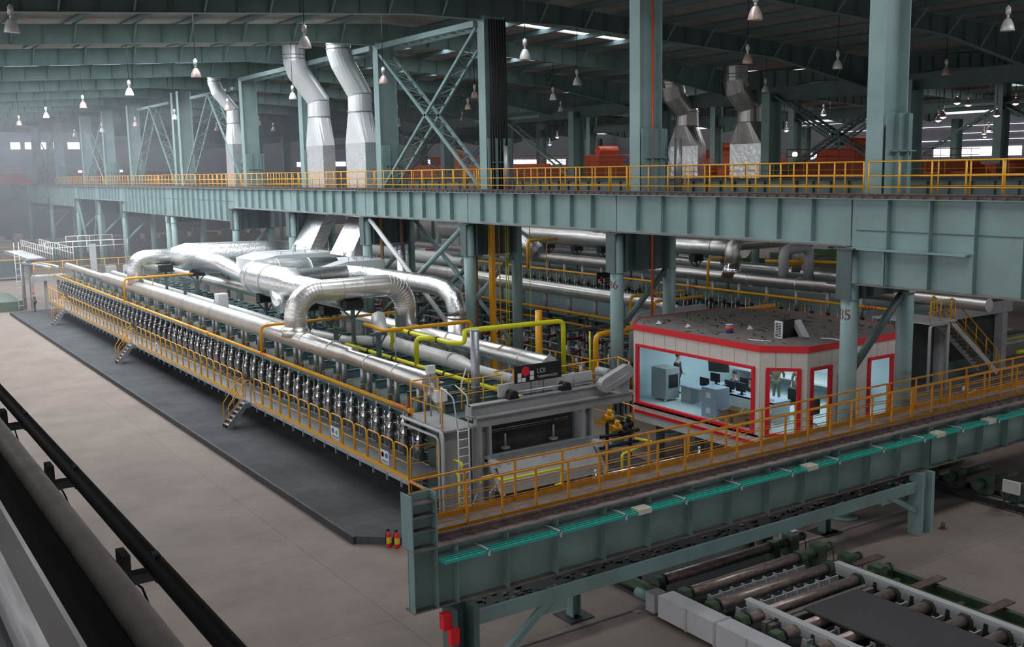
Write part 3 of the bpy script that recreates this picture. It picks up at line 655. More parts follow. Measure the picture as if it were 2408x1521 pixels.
m.pipe([(16.25, 30.85, 1.3), (16.25, 30.85, 2.6), (17.3, 30.85, 2.6), (17.3, 30.85, 1.3)], .028, 6, .16, seg=3); m.cyl((16.25, 30.85, 2.0), (17.3, 30.85, 2.0), .016, 5); m.box(16.2, 17.3, 30.83, 30.845, 1.38, 1.54); obj('rail_panel', m, 'handrail_yellow', t)
t = thing('guard_railing', 'short yellow railing across the far end of the burner walkway', 'railing', (16.8, 97.5, 1.4)); m = M()
m.pipe([(16.25, 97.5, 1.3), (16.25, 97.5, 2.6), (17.3, 97.5, 2.6), (17.3, 97.5, 1.3)], .028, 6, .16, seg=3); obj('rail_panel', m, 'handrail_yellow', t)
for i, ys in enumerate(STAIRS):
    t = thing('stair', ['steel stair with yellow handrails onto the burner walkway, the one next to the furnace door', 'steel stair with yellow handrails onto the burner walkway, middle one of three', 'steel stair with yellow handrails onto the burner walkway, the last one far down the hall'][i], 'stair', (15.6, ys, .25), 'stairs to the burner walkway')
    for s_ in (-.38, .38):
        m = M(); y = ys+s_; m.poly([(15.0, .25), (15.22, .25), (15.95, 1.15), (16.2, 1.15), (16.2, 1.38), (15.88, 1.38), (15.0, .42)], 'y', y-.012, y+.012); obj('stringer', m, 'galvanised', t)
        m = M(); x0 = 15.08
        m.pipe([(x0, y, .35), (x0, y, 1.35), (15.95, y, 2.45), (16.18, y, 2.45), (16.18, y, 1.4)], .022, 6, .12, seg=3)
        m.cyl((x0, y, .85), (16.1, y, 1.95), .014, 5); m.cyl((15.6, y, 1.0), (15.6, y, 2.0), .016, 5); obj('handrail', m, 'handrail_yellow', t)
    for k in range(6):
        m = M(); x = 15.1+.165*k; z = .42+.175*k; m.box(x-.08, x+.13, ys-.37, ys+.37, z-.02, z+.01); obj('tread', m, 'galvanised', t)
# --- notices hung on the railing
def notice(y, z, w, lab, marks):
    t = thing('safety_notice', lab, 'sign', (16.14, y, z)); m = M(); m.box(16.13, 16.145, y-w/2, y+w/2, z-.24, z+.24); obj('board', m, 'white', t)
    for (dy, dz, r, c, n) in marks: m = M(); m.cyl((16.128, y+dy, z+dz), (16.122, y+dy, z+dz), r, n, sm=False); obj('pictogram', m, c, t)
    m = M()
    for k in range(2): m.box(16.122, 16.13, y-w/2+.06, y+w/2-.06, z-.14-.05*k, z-.12-.05*k)
    obj('caption_line', m, 'black', t)
notice(36.9, 1.88, .75, 'white notice with blue disc and green triangle on the railing', ((.17, .07, .11, 'blue', 14), (-.17, .05, .12, 'green', 3)))
notice(32.6, 1.88, .62, 'white notice with red ring and blue disc on the railing by the door', ((.15, .07, .10, 'red', 14), (.15, .07, .10, 'white', 8), (-.15, .07, .10, 'blue', 14)))
notice(62.4, 1.95, .5, 'small white notice on the railing past the middle stair', ((0, .05, .1, 'red', 12),))
notice(88.0, 2.0, .5, 'small pale notice on the railing near the last stair', ((0, .05, .1, 'red', 12),))
# --- gas main above the burners
def arrows(t, x, y, z, r, n=4, d=.22):
    for k in range(n): m = M(); m.cyl((x, y+k*d, z), (x, y+k*d+.09, z), r+.004, 12); obj('red_band', m, 'red', t)
t = thing('gas_pipe', 'long orange-yellow gas main above the burners of the main furnace', 'pipe', (16.9, 64, 3.58))
m = M(); m.cyl((16.9, 31.9, 3.59), (16.9, 97.4, 3.59), .075, 16); obj('pipe', m, 'gas_orange', t)
m = M(); m.cyl((16.9, 31.86, 3.59), (16.9, 31.98, 3.59), .11, 16); obj('end_cap', m, 'gas_orange', t)
for y in (54.6,): m = M(); m.cyl((16.9, y, 3.59), (16.9, y+.3, 3.59), .12, 14); obj('flange', m, 'gas_orange', t)
arrows(t, 16.9, 32.4, 3.59, .075); arrows(t, 16.9, 46.0, 3.59, .075); arrows(t, 16.9, 57.5, 3.59, .075); arrows(t, 16.9, 71.0, 3.59, .075)
t = thing('gas_riser', 'orange gas riser looping over the silver pipe in front of the U-bend', 'pipe', (16.9, 46.7, 3.66))
m = M(); m.pipe([(16.9, 46.7, 3.62), (16.9, 46.7, 4.92), (24.7, 46.7, 4.92)], .075, 12, .3); obj('pipe', m, 'gas_orange', t)
t = thing('gas_riser', 'orange gas riser looping over the silver pipe by the foil elbow', 'pipe', (16.9, 72.6, 3.66))
m = M(); m.pipe([(16.9, 72.6, 3.62), (16.9, 72.6, 5.15), (21.6, 72.6, 5.15)], .085, 12, .4); obj('pipe', m, 'gas_orange', t)
m = M(); m.cyl((18.8, 72.6, 5.1), (18.8, 72.6, 3.2), .03, 6); obj('branch', m, 'gas_orange', t)
# --- burners: upper and lower rows
def burner(x, y, z, row, lab):
    t = thing('burner', lab, 'burner', (x, y, 1.4), 'burner valves in the %s row' % row)
    s_ = 1.
    m = M(); m.lathe([(0, .02), (.045, .015), (.06, -.06), (.105, -.13), (.11, -.17)], (x, y, z), 12); obj('cap', m, 'silver', t)
    vb = 0
    m = M(); m.lathe([(.10, -.17), (.10, -.33), (.135, -.35), (.135, -.39), (.16, -.42), (.17, -.62), (.14, -.70), (.08, -.72), (.08, -1.0)], (x, y, z), 12); vb = obj('valve_body', m, 'valve_body', t)
    m = M(); m.cbox((x+.02, y-.20, z-.10), (.13, .16, .24)); obj('actuator', m, 'black_plastic', vb)
    m = M(); m.cyl((x, y, z-.5), (x+.62, y, z-.5), .09, 10); m.lathe([(.16, .22), (.16, .26)], (x, y, z-.5), 10, 0, 'x'); 
    obj('burner_pipe', m, 'galvanised', t)
    m = M(); m.cyl((x, y, z-.02), (x, y, z+.22), .03, 6); obj('feed_tube', m, 'galvanised', t)
    m = M(); m.cyl((x-.10, y+.26, z-1.0), (x-.10, y+.26, z+.02), .02, 5); m.cyl((x-.10, y+.26, z-.30), (x, y+.05, z-.30), .018, 5); m.cbox((x-.08, y+.25, z-.34), (.07, .07, .12)); obj('pilot_line', m, 'chrome', t)
    m = M(); m.cbox((x-.06, y+.14, z-.22), (.05, .05, .14)); obj('solenoid', m, 'rust', t)
    return t
b1 = burner(17.1, 32.9, 3.12, 'upper', 'silver-capped burner valve in the upper row, first from the furnace door')
b2 = burner(16.9, 31.4, 2.83, 'lower', 'silver-capped burner valve in the lower row, first from the furnace door')
for i in range(1, 58):
    y = 32.9+1.1*i
    if any(abs(y-s_) < 0 for s_ in STAIRS): continue
    dup(b1, (17.1, y, 1.4), 'silver-capped burner valve in the upper row, %s from the furnace door' % ORD[i], skip=() if y < 62 else ('solenoid', 'pilot_line'))
for i in range(1, 59): y = 31.4+1.1*i; dup(b2, (16.9, y, 1.4), 'silver-capped burner valve in the lower row, %s from the furnace door' % ORD[i], skip=() if y < 62 else ('solenoid', 'pilot_line'))
m = M()
for k in range(3): m.cyl((17.35, 31.5, 1.6+.45*k), (17.35, 97, 1.6+.45*k), .03, 6)
single('supply_line', m, 'galvanised', 'thin grey supply lines running behind the burner valves', 'pipe')
# small yellow hoops on the furnace shoulder
h0 = None
for i in range(54):
    y = 33.6+1.2*i
    if 46.9 < y < 47.6 or 73.3 < y < 75: continue
    if h0 is None:
        h0 = thing('guard_hoop', 'small yellow hoop between the gas main and silver manifold, first from the furnace door', 'hoop', (17.55, y, 3.12), 'yellow hoops along the furnace shoulder')
        m = M(); m.pipe([(17.42, y, 3.12), (17.42, y, 3.6), (17.68, y, 3.6), (17.68, y, 3.12)], .018, 6, .06, seg=3); obj('hoop', m, 'handrail_yellow', h0)
        m = M(); m.cyl((17.42, y, 3.36), (17.68, y, 3.36), .012, 5); obj('crossbar', m, 'handrail_yellow', h0)
    else: dup(h0, (17.55, y, 3.12), 'small yellow hoop between the gas main and silver manifold, %s from the furnace door' % ORD[i])
# --- silver manifolds
def rings(t, x, z, r, ys, mt='cladding_dull'):
    for y in ys: m = M(); m.cyl((x, y-.03, z), (x, y+.03, z), r+.012, 24); obj('joint_ring', m, mt, t)
t = thing('manifold_pipe', 'long aluminium-clad manifold pipe along the burner side of the main furnace', 'pipe', (18.1, 64, 4.35))
m = M(); m.sweep([(18.1, 32.6, 4.33), (18.1, 39.6, 4.33), (18.1, 39.61, 4.36), (18.1, 53, 4.36), (18.1, 53.01, 4.36), (18.1, 68, 4.36), (18.1, 68.01, 4.36), (18.1, 83, 4.36), (18.1, 83.01, 4.3), (18.1, 98, 4.3)], [.37, .37, .47, .47, .45, .45, .43, .43, .30, .24], 28); obj('pipe', m, 'cladding', t)
rings(t, 18.1, 4.36, .46, (41, 44, 48.5, 51.5, 57, 62), 'cladding_dull'); rings(t, 18.1, 4.33, .37, (35, 37.5), 'cladding_dull')
for i in range(27):
    y = 32.9+2.4*i; m = M(); m.cyl((18.1, y, 3.1), (18.1, y, 4.2), .11, 10); m.cyl((18.1, y+.6, 3.1), (18.1, y+.6, 4.2), .11, 10); obj('down_pipe', m, 'galvanised', t)
m = M(); m.sweep([(18.1, 32.8, 4.2), (18.35, 32.4, 3.6), (18.35, 32.4, 1.4)], [.26, .2, .2], 14); obj('drop_leg', m, 'galvanised', t)
m = M(); m.box(17.7, 17.76, 40.1, 40.45, 4.1, 4.35); obj('name_tab', m, 'pale_grey', t)
t = thing('manifold_pipe', 'long aluminium-clad manifold pipe on the column side of the main furnace', 'pipe', (23.9, 55, 4.25))
m = M(); m.sweep([(23.9, 33.2, 4.2), (23.9, 45, 4.2), (23.9, 75, 4.25), (23.9, 96, 4.25)], [.37, .37, .34, .28], 24); obj('pipe', m, 'cladding', t)
rings(t, 23.9, 4.2, .37, (35, 38, 41, 44), 'cladding_dull')
for i in range(14): y = 33.6+2.4*i; m = M(); m.cyl((23.9, y, 3.1), (23.9, y, 4.1), .13, 10); obj('down_pipe', m, 'grey_paint', t)
t = thing('recirculation_pipe', 'whitish pipe with a thinner reduced end in the middle of the furnace roof', 'pipe', (22.0, 45, 3.9))
m = M(); m.sweep([(21.9, 32.8, 3.92), (21.9, 35.8, 3.92), (21.9, 36.8, 3.98), (21.9, 43.8, 4.02), (21.9, 44.4, 4.02)], [.21, .21, .34, .34, .34], 20)
obj('pipe', m, 'white_pipe', t)
m = M(); m.sweep([(21.7, 44.4, 3.98), (21.0, 46.0, 3.9), (20.6, 49, 3.9), (20.6, 92, 3.9)], [.26, .2, .2, .2], 14); obj('pipe', m, 'white_pipe', t)
m = M(); m.sweep([(21.9, 43.6, 4.1), (21.9, 44.3, 4.6), (22.2, 45.0, 5.0)], [.34, .36, .36], 16); obj('branch', m, 'white_pipe', t)
rings(t, 21.9, 4.02, .34, (37.4, 40.2, 42.6), 'pale_grey')
# U-bend over the furnace
t = thing('crossover_duct', 'large ribbed silver U-shaped duct arching over the furnace', 'duct', (21, 45.3, 4.4))
pts = [(18.1, 45.3, 4.5), (18.1, 45.3, 5.35)]
for k in range(1, 12): a = pi/2*k/12; pts.append((18.1+1.15*(1-cos(a)), 45.3, 5.35+1.15*sin(a)))
pts += [(19.25, 45.3, 6.5), (22.7, 45.3, 6.5)]
for k in range(1, 12): a = pi/2*k/12; pts.append((22.7+1.15*sin(a), 45.3, 6.5-1.15*(1-cos(a))))
pts += [(23.85, 45.3, 5.35), (23.85, 45.3, 4.4)]
rr = []
for i, p in enumerate(pts): rr.append(.53)
m = M(); m.sweep(pts, rr, 28); obj('duct', m, 'cladding', t)
m = M()
for i in list(range(1, 14))+list(range(15, 28)):
    if i+1 < len(pts):
        p = Vector(pts[i]); q = Vector(pts[min(i+1, len(pts)-1)]); d = (q-p).normalized(); m.cyl(p-d*.012, p+d*.012, .545, 28)
for x in (20.4, 21.5): m.cyl((x-.015, 45.3, 6.5), (x+.015, 45.3, 6.5), .54, 28)
obj('seam_ring', m, 'cladding_dull', t)
m = M(); m.sweep([(18.1, 45.3, 4.5), (18.1, 45.3, 4.95)], [.70, .54], 28); obj('collar', m, 'cladding', t)
# foil elbow and thick duct over the far zone
t = thing('crossover_duct', 'shiny foil-clad elbow duct rising from the manifold far along the furnace', 'duct', (19.5, 74.3, 4.4))
m = M(); m.pipe([(18.1, 74.3, 4.5), (18.1, 74.3, 6.35), (21.2, 74.3, 6.35)], .54, 24, 1.3, seg=8); obj('elbow', m, 'foil', t)
m = M(); m.sweep([(20.6, 74.3, 6.35), (21.6, 74.3, 6.25), (22.2, 74.3, 6.2), (27, 73.6, 6.2), (30.5, 73.2, 6.2)], [.58, .98, 1.0, .95, .8], 28); obj('wide_duct', m, 'foil', t)
m = M(); m.sweep([(22.6, 74.1, 5.9), (22.9, 70, 5.9), (23.9, 66.5, 4.9)], [.85, .6, .42], 20); obj('branch', m, 'foil', t)
t = thing('furnace_duct', 'wide foil duct lying over the furnace behind the U-bend, with a rounded corner', 'duct', (20.8, 55, 5))
pts = [(20.9, 45.6, 6.05), (20.8, 51.8, 6.05), (20.8, 52.8, 6.1)]
rr = [.62, .62, .88]
pts += [(20.8, 57.6, 6.1)]; rr += [.92]
for k in range(1, 8): a = pi/2*k/8; pts.append((20.8+1.2*(1-cos(a)), 57.6+1.2*sin(a), 6.1)); rr.append(.93)
pts += [(22.0, 58.8, 6.1), (26.2, 58.8, 6.1)]; rr += [.92, .8]
m = M(); m.sweep(pts, rr, 28); obj('duct', m, 'foil', t)
rings(t, 20.83, 6.05, .62, (48.2, 51.6), 'cladding')
m = M(); m.sweep([(20.4, 53.4, 5.7), (20.2, 52.7, 5.25), (20.2, 52.3, 4.9)], [.45, .42, .40], 16); obj('stub', m, 'foil', t)
for p, q, r in (((20.8, 55, 6.1), (20.8, 55.06, 6.1), .925), ((20.8, 57.2, 6.1), (20.8, 57.26, 6.1), .935), ((22.4, 58.8, 6.1), (22.46, 58.8, 6.1), .92), ((24.4, 58.8, 6.1), (24.46, 58.8, 6.1), .87)):
    m = M(); m.cyl(p, q, r, 28); obj('joint_ring', m, 'cladding_dull', t)
# crinkled duct going down on the column side
t = thing('furnace_duct', 'crinkled foil duct turning and dropping beside the long X braces', 'duct', (27, 50, 4))
m = M(); m.sweep([(21.4, 55.2, 6.15), (22.2, 55.2, 6.15), (22.25, 55.2, 6.15), (25.3, 55.2, 6.15)], [.6, .6, .5, .5], 22); obj('duct', m, 'foil', t)
pts = [(25.3, 55.2, 6.15), (26.2, 54.9, 6.1), (26.8, 54.2, 6.0), (27.0, 53.2, 5.95), (27.05, 51.6, 5.95), (27.05, 48.0, 5.95), (27.05, 46.8, 5.85), (27.05, 46.0, 5.45), (27.05, 45.7, 4.8), (27.05, 45.7, 4.5)]
m = M(); m.sweep(pts, .5, 22); obj('elbow', m, 'foil', t)
m = M(); m.cyl((27.05, 45.7, 4.5), (27.05, 45.7, 1.2), .5, 22); obj('down_duct', m, 'cladding_dull', t)
m = M(); m.cyl((27.05, 50.2, 5.95), (27.05, 50.3, 5.95), .53, 22); m.cyl((27.05, 45.7, 4.45), (27.05, 45.7, 4.52), .53, 22); obj('joint_ring', m, 'cladding', t)
# sheet metal boxes where the stacks start
def sheet_box(x0, x1, y0, y1, z0, z1, lab, mt='foil'):
    t = thing('duct_box', lab, 'duct', ((x0+x1)/2, (y0+y1)/2, z0)); m = M(); m.box(x0, x1, y0, y1, z0, z1); obj('casing', m, mt, t)
    m = M(); m.add([(x0-1.3, y0+.2, z0+.35), (x0-1.3, y1-.2, z0+.35), (x0-1.3, y1-.2, z1-.3), (x0-1.3, y0+.2, z1-.3), (x0, y0, z0), (x0, y1, z0), (x0, y1, z1), (x0, y0, z1)], [(0,1,2,3),(0,3,7,4),(1,5,6,2),(3,2,6,7),(0,4,5,1)])
    obj('taper', m, mt, t)
    m = M()
    for k in range(5):
        x = x0+(x1-x0)*(k+.5)/5; m.cyl((x, y0+.4, z1), (x, y0+.4, z1+.25), .03, 6)
    vm = M(); vm.lathe([(.08, 0), (.08, .2), (.14, .42), (.14, .46), (.02, .5)], ((x0+x1)/2, (y0+y1)/2, z1), 10); obj('vent', vm, 'galvanised', t)
    m.cyl((x0+.1, y0+.4, z1+.22), (x1-.1, y0+.4, z1+.22), .02, 5)
    obj('roof_fitting', m, 'galvanised', t)
sheet_box(26.2, 28.6, 56.9, 60.4, 5.5, 6.7, 'square sheet-metal duct box beyond the curved foil duct', 'white_duct')
sheet_box(24.6, 28.8, 64.2, 68.6, 5.4, 6.75, 'larger sheet-metal duct box with fittings on top, farther along', 'white_duct')
# black trestles carrying the ducts
def trestle(x, y, z, lab, w=.5):
    t = thing('duct_trestle', lab, 'stand', (x, y, 3.3), 'dark trestles under the foil ducts'); m = M(); m.box(x-.08, x+.08, y-.08, y+.08, 3.1, z-.5); obj('post', m, 'teal_dark', t)
    m = M(); m.bar((x, y, z-1.0), (x-w, y, z-.45), .07, .07); m.bar((x, y, z-1.0), (x+w, y, z-.45), .07, .07); m.box(x-w-.1, x+w+.1, y-.1, y+.1, z-.5, z-.4); obj('arm', m, 'teal_dark', t)
    m = M(); m.box(x-.45, x+.45, y-.3, y+.3, z-.4, z); obj('saddle', m, 'black', t)
for i, a in enumerate(((22.4, 74.3, 5.3), (20.2, 74.3, 5.75), (20.8, 56.4, 5.25), (20.8, 53.2, 5.25), (20.9, 49.8, 5.45), (21.0, 45.3, 5.95), (21.0, 48, 5.4), (24.0, 55.2, 5.65), (24.6, 74.2, 5.3), (26.5, 66, 5.4), (23.4, 58.8, 5.3))):
    trestle(*a, 'dark steel trestle under the foil ducts, %s counted from the widest elbow' % ORD[i])
for i, (x, y) in enumerate(((19.6, 44.2), (20.5, 41.6), (19.6, 47.5), (20.4, 70.6), (20.9, 72.2), (21.4, 71.3))):
    t = thing('pipe_support', 'slim dark steel pipe support on the furnace roof, %s of six' % ORD[i], 'stand', (x, y, 3.1), 'slim pipe supports on the furnace roof')
    m = M(); m.box(x-.09, x+.09, y-.09, y+.09, 3.1, 4.85); obj('post', m, 'teal_dark', t); m = M(); m.box(x-.4, x+.4, y-.1, y+.1, 4.72, 4.85); m.bar((x, y, 4.2), (x+.4, y, 4.75), .06, .06); obj('arm', m, 'teal_dark', t)
# orange and yellow gas pipes over the roof
t = thing('gas_pipe', 'orange gas pipe crossing under the U-bend toward the column side', 'pipe', (22, 44, 4.9))
m = M(); m.pipe([(20.9, 43.8, 4.95), (20.7, 41.3, 4.95), (25.2, 41.3, 4.95), (25.2, 41.3, 3.6)], .09, 12, .3); obj('pipe', m, 'gas_orange', t)
t = thing('gas_pipe', 'bright yellow gas pipe lying along the furnace roof with an upright branch', 'pipe', (21.2, 40, 3.5))
m = M(); m.cyl((20.9, 30.6, 3.72), (20.9, 46, 3.72), .085, 12); m.cyl((20.9, 46, 3.62), (19.8, 95, 3.62), .07, 8); obj('pipe', m, 'gas_yellow', t)
m = M(); m.pipe([(20.9, 38.8, 3.72), (20.9, 38.8, 4.92), (21.4, 38.1, 4.92)], .11, 14, .3); obj('branch', m, 'gas_yellow', t)
for y in (36.4, 41.0, 43.5): m = M(); m.cyl((20.9, y-.05, 3.72), (20.9, y+.05, 3.72), .12, 12); obj('flange', m, 'dark_steel', t)
t = thing('gas_pipe', 'bright yellow gas pipe stepping up and bridging across to a tall drop', 'pipe', (24, 38, 4.9))
m = M(); m.pipe([(21.6, 42.4, 3.9), (21.6, 42.4, 4.85), (21.6, 37.0, 4.85), (22.0, 36.6, 4.85), (22.0, 36.6, 5.36)], .1, 12, .2); 
obj('pipe', m, 'gas_yellow', t)
m = M(); m.pipe([(22.0, 36.6, 5.35), (22.4, 36.7, 5.36), (26.9, 36.3, 5.36), (26.9, 36.3, 2.0)], .11, 14, .3)
KMAP[t.name] and None
obj('bridge', m, 'gas_yellow', t)
for y in (40.6, 38.2): m = M(); m.cyl((21.6, y-.05, 4.85), (21.6, y+.05, 4.85), .135, 12); obj('flange', m, 'dark_steel', t)
# thin vent pipe, white cabinet, exhaust stack on the roof
m = M(); m.cyl((20.0, 39.0, 3.2), (20.0, 39.0, 5.2), .03, 8); single('vent_pipe', m, 'galvanised', 'thin upright vent tube beside the yellow gas branch', 'pipe')
t = thing('control_cabinet', 'upright white cabinet on the furnace roof beside the silver manifold', 'cabinet', (19.6, 60.6, 3.2))
m = M(); m.box(19.3, 19.9, 60.2, 60.9, 3.4, 5.0); obj('body', m, 'white', t); m = M(); m.bar((19.3, 60.4, 4.6), (19.0, 59.9, 3.2), .04, .04); m.bar((19.3, 60.9, 4.6), (19.0, 61.3, 3.2), .04, .04); obj('brace', m, 'pale_grey', t)
t = thing('exhaust_stack', 'short upright galvanised exhaust stack beside the door platform', 'stack', (19.35, 31.5, 3.12))
m = M(); m.cyl((19.35, 31.5, 3.12), (19.35, 31.5, 6.3), .165, 20); obj('stack', m, 'galvanised', t)
for z in (4.2, 5.6, 6.28): m = M(); m.cyl((19.35, 31.5, z), (19.35, 31.5, z+.03), .175, 20); obj('seam_ring', m, 'pale_grey', t)
# small blocks, valves and brackets on the furnace roof
random.seed(3)
v0 = None
for i in range(26):
    x = random.choice((19.5, 20.0, 22.9, 21.4)); y = 33.5+1.6*i
    if v0 is None:
        v0 = thing('roof_valve', 'small dark valve on the furnace roof between the pipes, first from the door', 'valve', (x, y, 3.12), 'valves on the furnace roof')
        m = M(); m.cyl((x, y, 3.12), (x, y, 3.6), .05, 8); m.lathe([(.03, .48), (.1, .5), (.1, .6), (.03, .62)], (x, y, 3.12), 8); obj('stem', m, 'galvanised', v0)
        m = M(); m.box(x-.35, x+.35, y-.2, y-.1, 3.12, 3.5); obj('bracket', m, 'furnace_steel', v0)
    else: dup(v0, (x, y, 3.12), 'small dark valve on the furnace roof between the pipes, %s from the door' % ORD[i])
# ================================================================ furnace door end
t = thing('door_frame', 'grey steel charging-door frame with lifting beams at the furnace end', 'door frame', (21, 29.5, .25))
m = M(); m.ibeam((17.8, 29.5, 3.87), (24.0, 29.5, 3.87), .42, .3, .03, .03); m.box(17.8, 17.84, 29.3, 29.7, 3.6, 4.08); obj('upper_beam', m, 'grey_paint', t)
m = M(); m.box(18.05, 24.95, 29.35, 29.6, 3.28, 3.64); m.box(18.0, 24.95, 29.2, 29.75, 3.64, 3.68); obj('lower_beam', m, 'grey_paint', t)
m = M(); m.box(19.25, 23.4, 29.8, 29.9, 4.1, 4.55)
for x in (20.8, 22.5): m.box(x, x+.06, 29.7, 29.9, 4.1, 4.6)
obj('header_plate', m, 'pale_grey', t)
for x0 in (18.1, 22.55):
    m = M(); m.box(x0, x0+.12, 29.3, 29.8, .25, 3.3); m.box(x0+.42, x0+.50, 29.3, 29.8, .25, 3.3); m.box(x0+.12, x0+.42, 29.55, 29.6, .25, 3.3); obj('leg', m, 'grey_paint', t)
m = M(); m.box(23.15, 23.3, 29.6, 29.9, .25, 3.3); obj('leg', m, 'galvanised', t)
t = thing('furnace_door', 'dark lifting furnace door hanging on two chains', 'door', (20.6, 30.1, 2.2))
m = M(); m.box(18.6, 22.6, 30.0, 30.2, 2.1, 3.4); obj('panel', m, 'door_dark', t)
m = M(); m.cyl((18.9, 29.9, 2.95), (22.3, 29.9, 2.95), .02, 6); m.cyl((18.9, 29.9, 2.88), (22.3, 29.9, 2.88), .014, 6); obj('tie_rod', m, 'galvanised', t)
for x in (19.45, 21.55):
    m = M(); z = 2.35
    while z < 3.7: m.cbox((x, 29.75, z), (.045, .03, .05)); z += .075
    obj('chain', m, 'dark_steel', t)
    m = M(); m.box(x-.13, x+.13, 29.65, 29.85, 2.25, 2.33); m.cyl((x, 29.75, 2.3), (x, 29.75, 2.8), .035, 8); obj('shackle', m, 'grey_paint', t)
for i, x in enumerate((19.6, 21.9)):
    t2 = thing('bearing_block', 'black bearing block on top of the door frame, %s' % ('beside the sign post' if i else 'nearer the ladder'), 'bearing', (x, 29.5, 4.08))
    m = M(); m.poly([(x-.22, 4.08), (x+.22, 4.08), (x+.12, 4.3), (x-.12, 4.3)], 'y', 29.35, 29.65); m.cyl((x, 29.3, 4.26), (x, 29.7, 4.26), .13, 12); obj('housing', m, 'black', t2)
m = M(); m.cyl((19.6, 29.5, 4.26), (23.6, 29.5, 4.26), .045, 10); single('drive_shaft', m, 'galvanised', 'grey drive shaft across the top of the door frame', 'shaft')
t = thing('chain_guard', 'slanted pale grey rounded chain guard at the end of the door frame', 'guard', (24, 29.1, 4.0))
m = M(); pts = []
ax, az, bx, bz, r = 23.45, 4.12, 24.45, 4.5, .27
th = math.atan2(bz-az, bx-ax)
for k in range(9): a = th+pi/2+pi*k/8; pts.append((ax+r*cos(a), az+r*sin(a)))
for k in range(9): a = th-pi/2+pi*k/8; pts.append((bx+r*cos(a), bz+r*sin(a)))
m.poly(pts, 'y', 29.0, 29.28); obj('cover', m, 'grey_paint', t)
m = M(); m.bar((23.4, 28.99, 4.04), (24.5, 28.99, 4.46), .02, .02); obj('edge_strip', m, 'pale_grey', t)
t = thing('drive_motor', 'grey drive motor behind the slanted chain guard', 'motor', (24.2, 29.7, 3.68)); m = M(); m.cyl((23.9, 29.4, 4.45), (23.9, 30.1, 4.45), .17, 14); m.box(23.7, 24.1, 29.4, 30.0, 3.9, 4.3); m.box(24.35, 24.75, 29.3, 29.7, 3.68, 4.3); obj('motor_body', m, 'grey_paint', t)
# lip, hood, side arms, hooks
t = thing('charging_hood', 'bluish grey sloping hood and lip beam below the furnace door', 'hood', (20.6, 29.3, .8))
m = M(); m.box(18.25, 23.0, 29.0, 29.25, 2.12, 2.30); m.box(18.2, 23.05, 28.95, 29.3, 2.08, 2.12); obj('lip_beam', m, 'galvanised', t)
m = M(); m.poly([(28.95, 2.08), (29.7, 2.08), (29.7, 1.1), (28.5, 1.1), (28.5, 1.45)], 'x', 18.5, 22.7); obj('hood', m, 'grey_paint', t)
for x0 in (18.3, 22.75): m = M(); m.bar((x0, 29.0, 2.2), (x0+.25, 28.55, 1.0), .09, .14); m.box(x0-.05, x0+.2, 28.6, 29.3, 2.0, 2.2); obj('side_arm', m, 'pale_grey', t)
for x in (19.0, 20.5, 21.9):
    m = M()
    for s_ in (-.05, .05): m.pipe([(x+s_, 28.98, 2.12), (x+s_, 28.86, 2.1), (x+s_, 28.84, 1.96), (x+s_, 28.95, 1.94)], .012, 5, .03)
    obj('hook', m, 'chrome', t)
m = M(); m.cyl((18.7, 28.3, .85), (22.9, 28.3, .85), .09, 16); m.cyl((18.5, 28.3, .85), (18.7, 28.3, .85), .14, 12); m.box(18.45, 18.55, 28.2, 28.4, .25, .85); m.box(22.9, 23.0, 28.2, 28.4, .25, .85); single('door_roller', m, 'silver', 'polished cross roller below the charging hood', 'roller')
# door-end platform, bent galvanised edge frame
t = thing('platform', 'grey galvanised corner platform beside the furnace door', 'platform', (17.4, 30.6, .25))
m = M(); m.box(16.85, 18.1, 29.4, 32.4, 3.30, 3.36); obj('deck', m, 'grey_paint', t)
m = M(); m.pipe([(16.75, 32.4, 3.32), (16.75, 29.45, 3.32), (16.75, 29.45, .25)], .06, 6, .2, seg=3); m.pipe([(16.75, 32.4, 3.08), (16.75, 29.75, 3.08), (16.75, 29.75, .25)], .05, 6, .2, seg=3); obj('edge_channel', m, 'pale_grey', t)
m = M(); m.box(16.8, 16.85, 29.5, 29.8, .25, 3.3); m.box(16.85, 18.0, 29.75, 29.8, .25, 3.3); obj('side_plate', m, 'grey_paint', t)
t = thing('ladder', 'pale grey ladder with tall grab rails up to the door platform', 'ladder', (17.45, 29.2, .25))
for x in (17.2, 17.62): 
    m = M(); m.cyl((x, 29.2, .25), (x, 29.2, 3.4), .022, 6); m.pipe([(x, 29.2, 3.4), (x-.12 if x < 17.4 else x, 29.25, 4.5), (x-.2 if x < 17.4 else x-.06, 29.9, 4.75)], .022, 6, .15); obj('stile', m, 'white', t)
m = M(); m.cyl((16.98, 29.9, 4.75), (16.98, 29.9, 3.36), .02, 6); m.cyl((17.5, 29.5, 4.68), (18.0, 29.9, 5.3), .02, 6); obj('grab_rail', m, 'white', t)
for k in range(11): m = M(); z = .42+.29*k; m.cyl((17.2, 29.2, z), (17.62, 29.2, z), .02, 6); obj('rung', m, 'white', t)
def pipe_rail(pts, posts, lab, z, h=1.1, r=.027):
    t = thing('guard_railing', lab, 'railing', (pts[0][0], pts[0][1], z), 'yellow railings of the door platform'); m = M()
    m.pipe([(x, y, z+h) for x, y in pts], r, 7, .06, seg=2); m.pipe([(x, y, z+h*.52) for x, y in pts], r*.7, 6, .06, seg=2); obj('rail', m, 'handrail_yellow', t)
    for x, y in posts: m = M(); m.cyl((x, y, z), (x, y, z+h), r, 7); obj('post', m, 'handrail_yellow', t)
pipe_rail([(16.98, 29.75), (16.9, 31.9), (19.3, 31.9)], [(16.95, 29.8), (16.9, 30.9), (16.9, 31.9), (18.0, 31.9), (19.3, 31.9)], 'yellow railing around the corner of the door platform beside the ladder', 3.36, 1.3)
